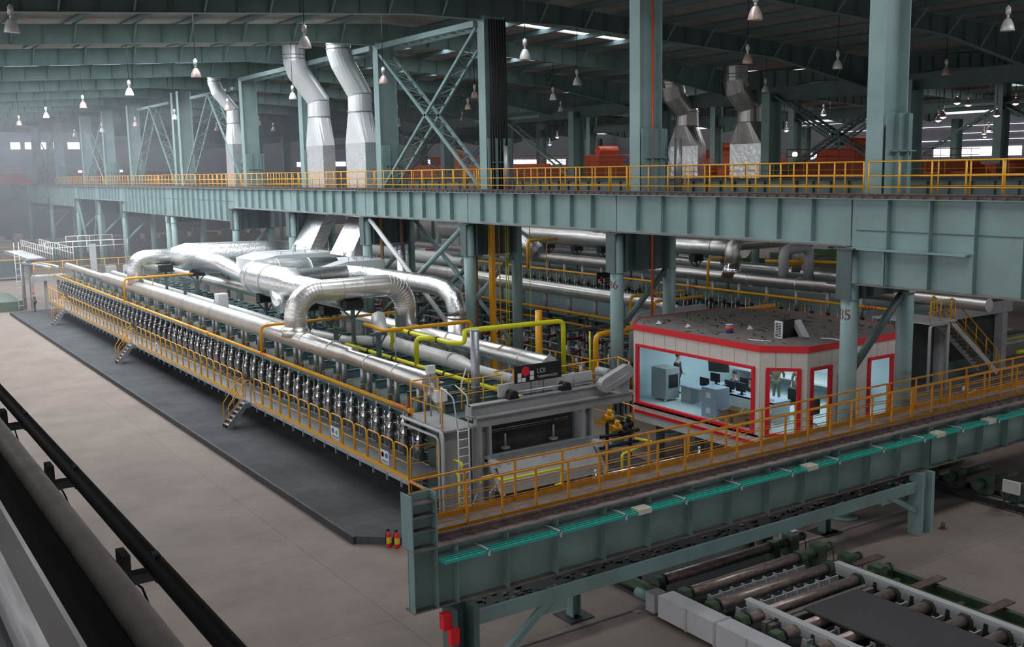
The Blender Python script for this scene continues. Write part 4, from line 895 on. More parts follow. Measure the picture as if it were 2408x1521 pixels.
pipe_rail([(18.4, 30.9), (20.1, 30.9), (20.1, 31.5), (21.0, 31.5)], [(18.4, 30.9), (19.3, 30.9), (20.1, 30.9), (21, 31.5)], 'inner yellow railing between the exhaust stack and the sign', 3.6, 1.05)
pipe_rail([(21.7, 30.4), (24.1, 30.6), (25.3, 30.6), (25.0, 29.6)], [(22.4, 30.45), (23.4, 30.55), (24.3, 30.6), (25.3, 30.6), (25.0, 29.6)], 'yellow railing behind the chain guard at the column end of the door frame', 3.68, 1.05)
# gauge boxes
for i, (x, y, z, s_, lab) in enumerate(((17.25, 30.4, 4.25, .42, 'pale grey instrument box on a pole above the door platform'), (17.55, 31.6, 4.95, .3, 'small pale box on a post above the yellow gas pipe'))):
    t = thing('instrument_box', lab, 'box', (x, y, 3.3)); m = M(); m.cbox((x, y, z+.1), (s_, .2, s_*.95)); obj('box', m, 'white', t); m = M(); m.cyl((x, y+.05, 3.3), (x, y+.05, z-.05), .03, 6); obj('pole', m, 'galvanised', t)
m = M(); m.cyl((16.95, 32.1, 3.36), (16.95, 32.1, 3.95), .09, 10); m.lathe([(.09, 0), (.03, .08), (.03, .14)], (16.95, 32.1, 3.95), 10); single('fire_extinguisher', m, 'dark_red', 'dark red extinguisher standing on the door platform edge', 'fire extinguisher')
# company sign on the door frame
def sign(x0, x1, y, z0, z1, lab, posts=True):
    w, h = x1-x0, z1-z0
    t = thing('sign_board', lab, 'sign', ((x0+x1)/2, y, z0)); m = M(); m.box(x0, x1, y, y+.04, z0, z1); obj('board', m, 'sign_black', t)
    u = w/2.05; yy = y-.006
    def sq(a, b, c, d, name, mt): m = M(); m.box(x0+a*u, x0+b*u, yy, y, z0+c*u, z0+d*u); obj(name, m, mt, t)
    sq(.12, .28, .03, .17, 'logo_square', 'white'); sq(.30, .46, .03, .17, 'logo_square', 'white'); sq(.12, .28, .19, .35, 'logo_square', 'white')
    sq(.65, .82, .06, .21, 'logo_square', 'white'); sq(.65, .82, .23, .38, 'logo_square', 'white')
    m = M(); m.cyl((x0+.46*u, yy-.004, z0+.40*u), (x0+.46*u, y, z0+.40*u), .17*u, 28, sm=False); obj('logo_disc', m, 'red', t)
    text_mesh('LOI', .25*u, (x0+.95*u, yy, z0+.27*u), (1, 0, 0), (0, 0, 1), 'pale_grey', t, 'lettering', .003)
    text_mesh('THERMPROCESS', .125*u, (x0+.95*u, yy, z0+.09*u), (1, 0, 0), (0, 0, 1), 'pale_grey', t, 'lettering', .003)
    if posts:
        for x in (x0+.62*w, x0+.36*w): m = M(); m.cyl((x, y+.06, z0-.75), (x, y+.06, z0+.2), .015, 6); obj('post', m, 'dark_steel', t)
sign(19.73, 21.76, 29.5, 4.58, 5.19, 'black company sign with red disc and white squares on the door frame')
sign(46.5, 48.3, 58.6, 3.7, 4.5, 'smaller-looking black company sign on the furnace far beyond the columns', False)
t = bpy.data.objects['sign_board.001']; m = M(); m.box(47.3, 47.4, 58.62, 58.72, 0, 3.9); obj('post', m, 'dark_steel', t)
# yellow and steel pipes around the charging end
def ypipe(pts, r, lab, mt='gas_yellow'):
    m = M(); m.pipe(pts, r, 10, r*2.2); return single('gas_pipe' if 'yellow' in mt else 'steel_pipe', m, mt, lab, 'pipe')
ypipe([(17.75, 28.7, 1.55), (17.75, 28.7, 1.75), (18.0, 28.3, 1.9), (17.9, 27.6, 1.9), (20.3, 27.6, 1.9), (20.3, 27.6, 1.35), (20.05, 27.6, 1.35)], .045, 'yellow hooked gas pipe in front of the charging hood')
ypipe([(22.9, 27.5, 1.25), (22.9, 27.5, 1.95), (24.9, 28.2, 1.95), (24.7, 28.9, 1.95)], .05, 'yellow bent gas pipe at the column end of the charging hood')
ypipe([(17.1, 29.35, 2.35), (17.2, 29.0, 2.3), (17.2, 29.0, 2.0)], .04, 'short yellow elbow pipe beside the ladder')
ypipe([(17.05, 29.2, 2.0), (17.1, 29.05, 1.9), (17.1, 29.05, .5)], .045, 'upright yellow drop pipe beside the ladder')
m = M(); m.pipe([(17.1, 29.0, 1.9), (17.0, 28.9, 1.0), (17.4, 28.8, .75), (17.65, 28.8, 1.2)], .014, 6, .2); single('hose', m, 'pale_grey', 'thin pale hose looping behind the ladder', 'hose')
for i in range(4):
    m = M(); m.pipe([(18.2+.07*i, 28.9, .3), (18.2+.07*i, 28.9, 1.15+.05*i), (18.6+.05*i, 28.7, 1.2+.05*i)], .018, 6, .12); single('steel_pipe', m, 'chrome', 'bright bent tube beside the charging hood, %s of four' % ORD[i], 'pipe', 'bright tubes beside the charging hood')
# chrome-railed bridge stair over the roller line between furnace and cabin
def chrome_rail(p, q, n, lab, z, h=.95, bal=True):
    t = thing('guard_railing', lab, 'railing', (p[0], p[1], z), 'polished steel railings behind the low girder'); p = Vector((*p, z)); q = Vector((*q, z)); m = M()
    m.cyl(p+Vector((0, 0, h)), q+Vector((0, 0, h)), .028, 8); m.cyl(p+Vector((0, 0, .12)), q+Vector((0, 0, .12)), .02, 6); m.cyl(p+Vector((0, 0, h*.62)), q+Vector((0, 0, h*.62)), .02, 6); obj('rail', m, 'chrome', t)
    if bal:
        for i in range(n+1): a = p.lerp(q, i/n); m = M(); m.cyl(a, a+Vector((0, 0, h)), .012, 5); obj('baluster', m, 'chrome', t)
    for a in (p, q): m = M(); m.cyl(a, a+Vector((0, 0, h+.12)), .04, 8); m.lathe([(0, .06), (.045, .04), (.055, 0), (.045, -.04), (0, -.06)], (a.x, a.y, a.z+h+.18), 8); obj('newel', m, 'chrome', t)
chrome_rail((20.2, 25.6), (24.8, 25.6), 16, 'polished railing of the crossing bridge, long side facing the charging hood', 1.15)
chrome_rail((20.2, 24.5), (24.8, 24.5), 16, 'polished railing of the crossing bridge, side next to the low girder', 1.15)
chrome_rail((24.9, 23.6), (30.3, 23.0), 20, 'polished railing in front of the control cabin', 1.5)
chrome_rail((30.4, 23.0), (37.5, 23.3), 24, 'polished railing beyond the column numbered 85', 1.6)
m = M(); m.box(20.0, 25.0, 24.4, 25.7, 1.08, 1.15); m.box(24.8, 38, 22.6, 23.6, 1.40, 1.46); single('bridge_deck', m, 'grey_paint', 'grey deck of the crossing bridge with polished railings', 'deck')
for i, y in enumerate((24.5, 25.6)):
    m = M(); m.cyl((20.2, y, 2.05), (18.6, y, .9), .028, 8); m.cyl((20.2, y, 1.75), (18.6, y, .6), .024, 8); single('stair_rail', m, 'chrome', ['polished sloping stair rail next to the low girder walkway', 'polished sloping stair rail nearer the charging hood'][i], 'handrail')
# floor extinguishers and small railing by the buffer
t = thing('guard_railing', 'small yellow railing with a warning notice beside the buffer box', 'railing', (15.0, 29.0, .25))
m = M(); m.pipe([(14.95, 28.9, .25), (14.95, 28.9, 1.55), (15.6, 28.2, 1.55), (15.6, 28.2, .25)], .03, 7, .15); m.cyl((14.95, 28.9, .95), (15.6, 28.2, .95), .02, 6); m.cyl((14.95, 28.9, .35), (15.6, 28.2, .35), .03, 6); obj('rail', m, 'handrail_yellow', t)
t = thing('safety_notice', 'white notice with a yellow triangle on the small railing by the buffer', 'sign', (15.2, 28.6, 1.1)); m = M(); m.bar((15.05, 28.75, 1.3), (15.35, 28.42, 1.3), .015, .42); obj('board', m, 'white', t)
m = M(); m.cyl((15.18, 28.575, 1.34), (15.17, 28.565, 1.34), .12, 3, sm=False); obj('pictogram', m, 'label_yellow', t)
def extinguisher(x, y, lab):
    t = thing('fire_extinguisher', lab, 'fire extinguisher', (x, y, 0), 'fire extinguishers by the dark platform'); m = M(); m.lathe([(0, 0), (.085, 0), (.09, .03), (.09, .42), (.05, .5), (.03, .52)], (x, y, 0), 14); obj('cylinder', m, 'red', t)
    m = M(); m.lathe([(.092, .14), (.092, .34)], (x, y, 0), 14); obj('label', m, 'label_yellow', t); m = M(); m.box(x-.02, x+.02, y-.02, y+.02, .5, .58); m.box(x-.09, x+.04, y-.015, y+.015, .57, .6); obj('valve', m, 'black', t)
    m = M(); m.pipe([(x-.03, y, .55), (x-.12, y-.02, .5), (x-.12, y-.02, .15)], .014, 5, .08); obj('hose', m, 'black', t)
extinguisher(14.55, 28.75, 'red fire extinguisher on the floor beside the buffer, with the bright yellow label'); extinguisher(14.38, 28.98, 'second red fire extinguisher half behind the one with the bright label')
# ================================================================ control cabin
CZ0, CZF, CZ1 = 1.98, 2.33, 5.55
OUT = [(27.5, 25.36), (28.63, 24.17), (33.75, 24.17), (35.2, 25.6), (35.2, 31.4), (33.6, 33.45), (28.9, 33.45), (27.5, 32.27)]
cab = thing('control_cabin', 'cream-panelled control cabin with red trim and wide windows under the crane girder', 'cabin', (31.3, 28.8, 1.6))
m = M(); m.poly(OUT, 'z', 1.62, CZ0); obj('base_slab', m, 'pale_grey', cab)
m = M(); m.poly(OUT, 'z', CZF-.08, CZF); obj('floor_panel', m, 'room_white', cab)
m = M(); m.poly(OUT, 'z', CZ1, CZ1+.06); obj('roof', m, 'roof_felt', cab)
m = M(); m.poly([(x*.97+.03*31.3, y*.97+.03*28.8) for x, y in OUT], 'z', CZ1-.65, CZ1-.6); obj('inner_ceiling', m, 'white', cab)
def edge_boxes(mm, z0, z1, t=.03, out=.02, segs=range(8)):
    for i in segs:
        a = Vector((*OUT[i], 0)); b = Vector((*OUT[(i+1) % 8], 0)); d = (b-a).normalized(); n = Vector((d.y, -d.x, 0))
        mm.bar(a-d*out+n*out+Vector((0, 0, (z0+z1)/2)), b+d*out+n*out+Vector((0, 0, (z0+z1)/2)), t, z1-z0)
m = M(); edge_boxes(m, CZ1-.16, CZ1+.08, .05); obj('roof_trim', m, 'red', cab)
m = M(); edge_boxes(m, CZ0-.02, CZ0+.10, .05); obj('floor_trim', m, 'red', cab)
def wall(i, z0, z1, s0, s1, name='wall_panel', mt='panel_cream'):
    """panelled wall strip between fractions s0..s1 (metres) of side i"""
    a = Vector((*OUT[i], 0)); b = Vector((*OUT[(i+1) % 8], 0)); d = (b-a).normalized(); n = Vector((d.y, -d.x, 0)); mm = M()
    L = s1-s0; k = max(1, round(L/.62)); w = L/k
    for q in range(k):
        p = a+d*(s0+w*q+.009); r = a+d*(s0+w*(q+1)-.009); mm.bar(p-n*.03+Vector((0, 0, (z0+z1)/2)), r-n*.03+Vector((0, 0, (z0+z1)/2)), .06, z1-z0)
    obj(name, mm, mt, cab)
    mm = M(); mm.bar(a+d*s0-n*.075+Vector((0, 0, (z0+z1)/2)), a+d*s1-n*.075+Vector((0, 0, (z0+z1)/2)), .02, z1-z0); obj('inner_lining', mm, 'room_white', cab)
def side_len(i): return (Vector(OUT[(i+1) % 8])-Vector(OUT[i])).length
WZ0, WZ1 = 2.40, 4.78
def windowed(i, wins, z0=WZ0, z1=WZ1):
    L = side_len(i); wall(i, z1+.06, CZ1-.12, 0, L); wall(i, CZ0+.08, z0-.06, 0, L)
    cuts = [0]+[v for w_ in wins for v in (w_[0]-.06, w_[1]+.06)]+[L]
    for q in range(0, len(cuts), 2):
        if cuts[q+1]-cuts[q] > .03: wall(i, z0-.06, z1+.06, cuts[q], cuts[q+1])
    a = Vector((*OUT[i], 0)); b = Vector((*OUT[(i+1) % 8], 0)); d = (b-a).normalized(); n = Vector((d.y, -d.x, 0))
    for s0, s1 in wins:
        f = M(); p = a+d*s0; r = a+d*s1
        for zz in (z0, z1): f.bar(p-d*.06+n*.0+Vector((0, 0, zz)), r+d*.06+Vector((0, 0, zz)), .16, .10)
        for pp in (p, r): f.bar(pp+Vector((0, 0, z0)), pp+Vector((0, 0, z1)), .10, .16, 0, (d.x, d.y, 0))
        f2 = M()
        fr = obj('window_frame', f, 'red', cab)
        pm = M(); pm.bar(p+Vector((0, 0, (z0+z1)/2))-n*.04, r+Vector((0, 0, (z0+z1)/2))-n*.04, .012, z1-z0-.08)
        o = bpy.data.objects.new('pane', bpy.data.meshes.new('pane')); COL.objects.link(o)
        off = Vector(PO[cab.name]); o.data.from_pydata([tuple(Vector(v)-off) for v in pm.v], [], pm.f); o.data.materials.append(MATS['glass']); o.parent = fr
        KMAP.setdefault(fr.name, []).append(o)
# side 7 runs from the back corner to the front corner along x = 27.5
windowed(7, [(.25, 6.62)])
windowed(0, [(.28, 1.36)])
L2 = side_len(1)
windowed(1, [(.22, 1.22), (3.4, 4.75)], 2.15, 4.78)
for i in (2, 3, 4, 5, 6): wall(i, CZ0+.08, CZ1-.12, 0, side_len(i))
m = M()
for a, b in (((30.25, 4.5), (30.95, 4.5)),): pass
m.box(30.3, 30.36, 24.08, 24.14, 2.1, 4.45); m.box(30.94, 31.0, 24.08, 24.14, 2.1, 4.45); m.box(30.3, 31.0, 24.08, 24.14, 4.4, 4.5); obj('door_casing', m, 'white', cab)
m = M(); m.box(30.36, 30.94, 24.1, 24.13, 2.15, 4.4); obj('door_leaf', m, 'pale_grey', cab)
for x, y in ((28.3, 31.5), (28.4, 29.3), (28.4, 26.6), (31.5, 25.2), (34.2, 25.6), (34.2, 31.8)):
    m = M(); m.box(x-.13, x+.13, y-.13, y+.13, 0, 1.62); obj('leg', m, 'teal_dark', cab)
area('cabin_ceiling_light', 31.2, 28.8, 4.86, 5.0, 6.0, 150, (.80, .93, 1))
# things inside
t = thing('equipment_rack', 'grey wheeled equipment rack in the far corner of the cabin window', 'rack', (28.95, 31.9, CZF))
m = M(); m.box(28.55, 29.3, 31.45, 32.35, CZF+.1, 3.72); obj('casing', m, 'cabinet_grey', t)
m = M(); m.box(28.7, 29.2, 31.43, 31.45, 2.9, 3.45); obj('panel', m, 'black_plastic', t)
for x in (28.62, 29.22): m = M(); m.cyl((x, 31.55, CZF+.05), (x, 31.6, CZF+.05), .05, 8); obj('caster', m, 'chrome', t)
t = thing('cabinet', 'tall blue-grey cabinet standing in the middle of the cabin window', 'cabinet', (28.4, 28.45, CZF))
m = M(); m.box(28.05, 28.75, 28.05, 28.85, CZF, 3.5); obj('body', m, 'desk_blue', t)
for z in (2.5, 3.1): m = M(); m.box(28.035, 28.05, 28.35, 28.6, z, z+.22); obj('paper_note', m, 'white', t)
t = thing('desk', 'low grey desk beside the tall blue-grey cabinet', 'desk', (29.5, 30.2, CZF))
m = M(); m.box(29.1, 29.9, 29.2, 31.2, 2.98, 3.03); obj('desktop', m, 'desk_blue', t); m = M(); m.box(29.12, 29.9, 30.6, 31.15, CZF, 2.98); m.box(29.12, 29.9, 29.25, 29.5, CZF, 2.98); obj('pedestal', m, 'cabinet_grey', t)
t = thing('control_desk', 'long white operator counter with screens behind the tall cabinet', 'desk', (29.6, 27.9, CZF))
m = M(); m.box(29.25, 29.30, 26.3, 29.1, CZF, 3.1); m.box(29.3, 30.2, 26.3, 26.35, CZF, 3.05); obj('front_panel', m, 'white', t)
m = M(); m.box(29.25, 30.25, 26.3, 29.1, 3.05, 3.1); m.box(28.8, 29.6, 28.9, 29.3, 3.35, 3.4); obj('worktop', m, 'desk_blue', t)
def monitor(x, y, z, lab, w=.5):
    t = thing('computer_monitor', lab, 'monitor', (x, y, z), 'black monitors in the cabin'); m = M(); m.box(x, x+.05, y-w/2, y+w/2, z+.12, z+.47); obj('screen', m, 'black_plastic', t); m = M(); m.box(x+.05, x+.12, y-.04, y+.04, z, z+.25); m.box(x-.03, x+.2, y-.12, y+.12, z, z+.015); obj('stand', m, 'black_plastic', t)
monitor(29.0, 29.1, 3.4, 'black monitor on the raised shelf of the operator counter'); monitor(29.45, 28.75, 3.1, 'black monitor on the counter beside the seated worker in blue'); monitor(29.45, 28.15, 3.1, 'black monitor on the counter in front of the seated worker in black'); monitor(29.3, 30.0, 3.03, 'black monitor on the low grey desk')
t = thing('television', 'black television hung tilted from the cabin ceiling', 'television', (30.3, 30.2, 3.6)); m = M(); m.bar((30.3, 30.75, 3.85), (30.3, 29.65, 3.95), .08, .62); obj('screen', m, 'black_plastic', t); m = M(); m.cyl((30.35, 30.2, 4.2), (30.35, 30.2, 4.95), .03, 6); obj('hanger', m, 'dark_steel', t)
def carton(x, y, z, s, lab, fl=True):
    t = thing('cardboard_box', lab, 'box', (x, y, z), 'open cardboard boxes under the cabin window'); m = M(); a, b, h = s
    m.box(x-a, x-a+.01, y-b, y+b, z, z+h); m.box(x+a-.01, x+a, y-b, y+b, z, z+h); m.box(x-a, x+a, y-b, y-b+.01, z, z+h); m.box(x-a, x+a, y+b-.01, y+b, z, z+h); m.box(x-a, x+a, y-b, y+b, z, z+.01); obj('carton', m, 'cardboard', t)
    m = M(); m.bar((x-a, y, z+h), (x-a-.14, y, z+h+.10), 2*b, .008, 0, (1, 0, 0)); m.bar((x+a, y, z+h), (x+a+.12, y, z+h+.14), 2*b, .008, 0, (1, 0, 0)); obj('flap', m, 'cardboard', t)
carton(28.25, 27.55, CZF, (.25, .3, .38), 'open cardboard box next to the tall blue-grey cabinet'); carton(28.25, 26.8, CZF, (.25, .33, .40), 'open cardboard box in the middle of the three under the window'); carton(28.3, 26.05, CZF, (.25, .3, .36), 'open cardboard box beside the chamfered cabin corner')
t = thing('workbench', 'white bench along the back wall seen through the corner window', 'bench', (33.6, 29, CZF)); m = M(); m.box(33.3, 34.9, 26.5, 32.5, 3.05, 3.12); obj('top', m, 'white', t); m = M(); m.box(33.4, 34.8, 26.6, 26.7, CZF, 3.05); m.box(33.4, 34.8, 32.3, 32.4, CZF, 3.05); obj('leg', m, 'pale_grey', t)
def chair(x, y, lab):
    t = thing('office_chair', lab, 'chair', (x, y, CZF), 'black office chairs in the cabin'); m = M(); m.box(x-.23, x+.23, y-.23, y+.23, CZF+.43, CZF+.5); obj('seat', m, 'black', t); m = M(); m.box(x+.2, x+.26, y-.22, y+.22, CZF+.5, CZF+1.0); obj('backrest', m, 'black', t)
    m = M(); m.cyl((x, y, CZF), (x, y, CZF+.43), .03, 6)
    for k in range(5): a = k*2*pi/5; m.bar((x, y, CZF+.05), (x+.26*cos(a), y+.26*sin(a), CZF+.03), .03, .03)
    obj('base', m, 'dark_steel', t)
chair(30.8, 26.9, 'black office chair seen through the chamfered corner window'); chair(30.2, 25.3, 'black office chair behind the narrow side window'); chair(30.95, 29.6, 'black office chair under the worker in blue'); chair(30.35, 28.15, 'black office chair under the worker in black')
# ---------------------------------------------------------------- people
def skin_mesh(name, pts, edges, rad, mt, parent, root=0, sub=1):
    me = bpy.data.meshes.new(name); off = Vector(PO[parent.name]); me.from_pydata([tuple(Vector(p)) for p in pts], edges, [])
    o = bpy.data.objects.new(name, me); COL.objects.link(o); o.parent = parent; KMAP.setdefault(parent.name, []).append(o)
    sk = o.modifiers.new('skin', 'SKIN'); sk.use_smooth_shade = True
    if not me.skin_vertices: me.attributes.new('x', 'FLOAT', 'POINT')
    for i, v in enumerate(me.skin_vertices[0].data): r = rad[i]; v.radius = (r, r) if not hasattr(r, '__len__') else r; v.use_root = (i == root)
    if sub: s = o.modifiers.new('sub', 'SUBSURF'); s.levels = sub; s.render_levels = sub
    me.materials.append(MATS[mt]); return o
def person(x, y, z, face, lab, top, bottom, pose='stand', hat=None, sz=1.0):
    """face: heading in degrees; body built in local coordinates with +y ahead"""
    t = thing('person', lab, 'person', (x, y, z)); t.rotation_euler = (0, 0, radians(face)); t.scale = (sz,)*3
    sit = pose == 'sit'; hip = .50 if sit else .93; ch = hip+.45; sh = hip+.50; nk = hip+.58; hd = hip+.72
    lean = .06 if sit else .02
    A = {'stand': ((.26, .02, hip+.22), (.27, .12, hip-.02)), 'sit': ((.27, .10, hip+.20), (.20, .38, hip+.22)), 'lean': ((.27, .16, hip+.25), (.22, .36, hip+.10))}[pose]
    P = [(0, 0, hip), (0, 0, hip+.22), (0, lean, ch), (0, lean+.01, nk), (0, lean+.02, hd-.06), (0, lean+.03, hd+.02), (0, lean+.03, hd+.11)]
    E = [(0, 1), (1, 2), (2, 3), (3, 4), (4, 5), (5, 6)]; R = [.15, .13, .155, .055, .075, .088, .06]
    CP = [(0, 0, hip), (0, 0, hip+.22), (0, lean, ch-.02), (0, lean, nk-.04)]; CE = [(0, 1), (1, 2), (2, 3)]; CR = [.165, .15, .17, .08]
    LP = [(0, 0, hip+.03)]; LE = []; LR = [.155]
    for s_ in (-1, 1):
        b = len(P); e, h_ = A; P += [(s_*.19, lean, sh-.04), (s_*e[0], e[1], e[2]), (s_*h_[0], h_[1], h_[2]), (s_*h_[0], h_[1]+.05, h_[2]-.03)]; R += [.055, .042, .03, .035]; E += [(2, b), (b, b+1), (b+1, b+2), (b+2, b+3)]
        palm = b+3
        for q in range(4):
            fx = s_*h_[0]+(q-1.5)*.02; k = len(P); ln = (.06, .07, .066, .05)[q]
            P += [(fx, h_[1]+.09, h_[2]-.045), (fx, h_[1]+.09+ln*.6, h_[2]-.045-ln*.6)]; R += [.0095, .008]; E += [(palm, k), (k, k+1)]
        k = len(P); P += [(s_*(h_[0]-.04), h_[1]+.07, h_[2]-.02)]; R += [.011]; E += [(palm, k)]
        c = len(CP); CP += [(s_*.195, lean, sh-.05), (s_*e[0], e[1], e[2]), (s_*(h_[0]), h_[1]-.03, h_[2]+.01)]; CR += [.068, .056, .045]; CE += [(2, c), (c, c+1), (c+1, c+2)]
        l = len(LP)
        if sit: LP += [(s_*.1, .05, hip), (s_*.12, .42, hip+.02), (s_*.12, .44, .10), (s_*.12, .56, .05)]
        else: LP += [(s_*.09, 0, hip-.04), (s_*.1, .03, .48), (s_*.11, 0, .09), (s_*.12, .13, .045)]
        LR += [.10, .068, .05, .045]; LE += [(0, l), (l, l+1), (l+1, l+2), (l+2, l+3)]
        b = len(P)
        if sit: P += [(s_*.1, .05, hip), (s_*.12, .42, hip+.02), (s_*.12, .44, .12)]
        else: P += [(s_*.09, 0, hip-.04), (s_*.1, .03, .48), (s_*.11, 0, .12)]
        R += [.08, .05, .035]; E += [(0, b), (b, b+1), (b+1, b+2)]
    # face: nose and ears grow out of the head
    k = len(P); P += [(0, lean+.125, hd+.01)]; R += [.014]; E += [(5, k)]
    for s_ in (-1, 1): k = len(P); P += [(s_*.085, lean+.03, hd+.01)]; R += [.018]; E += [(5, k)]
    skin_mesh('body', P, E, R, 'skin', t); skin_mesh('jacket', CP, CE, CR, top, t); skin_mesh('trousers', LP, LE, LR, bottom, t)
    def small(name, mm, mt): 
        me = bpy.data.meshes.new(name); me.from_pydata(mm.v, [], mm.f); me.polygons.foreach_set('use_smooth', mm.s); me.materials.append(MATS[mt]); o = bpy.data.objects.new(name, me); COL.objects.link(o); o.parent = t; KMAP.setdefault(t.name, []).append(o)
    mm = M(); mm.lathe([(.098, -.03), (.102, .03), (.092, .08), (.06, .118), (0, .13)], (0, lean+.008, hd+.04), 14); small('hair', mm, 'hair')
    mm = M()
    for s_ in (-1, 1): mm.cbox((s_*.033, lean+.116, hd+.03), (.022, .01, .010))
    small('eye', mm, 'black'); mm = M(); mm.cbox((0, lean+.112, hd-.035), (.045, .012, .009)); small('mouth', mm, 'dark_red')
    if hat: mm = M(); mm.lathe([(.135, 0), (.13, .01), (.12, .03), (.112, .09), (.07, .14), (0, .155)], (0, lean+.02, hd+.06), 16); small('safety_helmet', mm, hat)
    return t
person(30.7, 29.6, CZF, 80, 'seated worker in dark blue overalls behind the cabin counter', 'cloth_blue', 'cloth_blue', 'sit')
person(30.2, 28.2, CZF, 75, 'seated worker in a black jacket behind the cabin counter', 'cloth_black', 'cloth_black', 'sit')
person(29.95, 32.3, CZF, 200, 'person in black standing behind the equipment rack', 'cloth_black', 'cloth_black', 'stand')
person(32.0, 28.6, CZF, -60, 'person in grey-green overalls leaning over the bench behind the corner window', 'cloth_olive', 'cloth_olive', 'lean')
person(32.2, 27.6, CZF, 120, 'person in olive jacket with reflective shoulder bands behind the corner window', 'cloth_olive', 'cloth_olive', 'stand')
t = KMAP and bpy.data.objects['person.004']
m = M(); m.lathe([(.182, .30), (.184, .33)], (0, .02, .93), 16); me = bpy.data.meshes.new('reflective_band'); me.from_pydata(m.v, [], m.f); me.materials.append(MATS['white']); o = bpy.data.objects.new('reflective_band', me); COL.objects.link(o); o.parent = t
person(36.6, 23.1, 1.46, 10, 'worker with a white helmet on the walkway beyond column 85', 'cloth_black', 'cloth_black', 'stand', 'white')
person(15.4, 99.2, .25, 90, 'distant worker with a red helmet standing by the far end of the furnace', 'cloth_olive', 'cloth_black', 'stand', 'red')
# white helmet on the counter
m = M(); m.lathe([(.16, 0), (.13, .01), (.12, .06), (.07, .13), (0, .15)], (29.5, 26.6, 3.1), 14); single('safety_helmet', m, 'white', 'white safety helmet lying on the operator counter', 'helmet')
# ---------------------------------------------------------------- clutter on the cabin roof
RZ = CZ1+.06
t = thing('air_conditioner', 'white-fronted air conditioner unit on the cabin roof', 'air conditioner', (29.75, 26.2, RZ))
m = M(); m.box(29.35, 30.25, 26.0, 26.3, RZ, RZ+.62); obj('casing', m, 'black', t); m = M(); m.box(29.30, 29.35, 25.97, 26.33, RZ, RZ+.64); obj('front', m, 'white', t)
m = M()
for k in range(9): m.box(29.29, 29.30, 26.02, 26.13, RZ+.06+.06*k, RZ+.095+.06*k); m.box(29.29, 29.30, 26.16, 26.28, RZ+.06+.06*k, RZ+.095+.06*k)
obj('grille', m, 'black', t)
m = M(); m.poly([(25.55, RZ), (25.75, RZ), (26.2, RZ+.62), (26.0, RZ+.62)], 'x', 30.0, 30.35); single('sheet_duct', m, 'grey_paint', 'bent grey sheet-metal cover leaning beside the air conditioner', 'duct')
t = thing('paint_can', 'orange and purple paint can on the cabin roof', 'can', (28.85, 28.2, RZ)); m = M(); m.cyl((28.85, 28.2, RZ), (28.85, 28.2, RZ+.32), .14, 16); obj('can', m, 'blue', t)
m = M(); m.cyl((28.85, 28.2, RZ+.10), (28.85, 28.2, RZ+.28), .143, 16); obj('label', m, 'crane_orange', t); m = M(); m.cyl((28.85, 28.2, RZ+.32), (28.85, 28.2, RZ+.33), .145, 16); obj('lid', m, 'white', t)
m = M(); m.pipe([(28.1, 26.5, RZ+.03), (28.3, 26.1, RZ+.02), (28.45, 25.7, RZ+.03)], .025, 8); single('plastic_tube', m, 'white', 'curved white plastic tube lying near the red roof edge', 'tube')
m = M(); m.pipe([(30.3, 25.0, RZ+.03), (30.5, 24.5, RZ+.05), (30.62, 24.05, RZ-.05), (30.7, 24.0, RZ-.9), (30.62, 24.0, RZ-1.15)], .03, 8, .2); single('drain_hose', m, 'white', 'white hose hanging over the cabin roof edge beside column 85', 'hose')
random.seed(11)
for i, (x, y) in enumerate(((28.6, 30.2), (29.6, 28.9), (30.1, 28.3), (33.2, 25.9), (28.3, 31.6))):
    m = M(); m.cyl((x, y, RZ), (x, y, RZ+.05), .12, 12); m.cyl((x, y, RZ+.05), (x+.02, y, RZ+.06), .1, 12)
    single('plastic_disc', m, 'white', ['white lid on the cabin roof near the back corner', 'white lid between the paint can and the air conditioner', 'second white lid close to the air conditioner', 'white scrap lid beyond column 85 on the roof', 'small white lid at the corner by column 86'][i], 'lid')
m = M()
for i in range(210):
    x = random.uniform(27.9, 34.6); y = random.uniform(24.9, 33.0)
    if 29.2 < x < 30.4 and 25.5 < y < 26.4: continue
    if x+y < 53.4 or x+y > 66.6: continue
    a = random.uniform(0, pi); l = random.uniform(.05, .30)
    m.bar((x, y, RZ+.012), (x+l*cos(a), y+l*sin(a), RZ+random.uniform(.012, .09)), random.uniform(.02, .09), .014, random.choice((0, 1, 1, 2)))
o = obj('roof_debris', m, ['wood', 'dark_steel', 'dusty']); tag(o, 'scattered wood scraps and rubble on the cabin roof', 'debris', kind='stuff')
# ================================================================ roller table below the low girder
RX0, RX1 = 18.75, 22.95
def roller(y, lab, dark=False, xa=RX0, xb=RX1, ends=True):
    t = thing('table_roller', lab, 'roller', ((xa+xb)/2, y, 0), 'rollers of the roller table')
    m = M(); m.cyl((xa, y, .56), (xb, y, .56), .155, 22); obj('barrel', m, 'roller_steel', t)
    m = M(); m.cyl((xa-.04, y, .56), (xa, y, .56), .175, 20); m.cyl((xb, y, .56), (xb+.05, y, .56), .175, 20); m.cyl((xa-.2, y, .56), (xb+.2, y, .56), .07, 10); obj('journal', m, 'dark_steel', t)
    for x in (xa-.22, xb+.2):
        m = M(); m.poly([(y-.2, .0), (y+.2, .0), (y+.2, .55), (y+.12, .72), (y-.12, .72), (y-.2, .55)], 'x', x-.13, x+.13); obj('bearing_block', m, 'green_machine', t)
RY = [21.75, 20.7, 19.64, 18.6, 17.55, 16.4, 15.35, 14.3, 13.25, 12.2, 11.1]
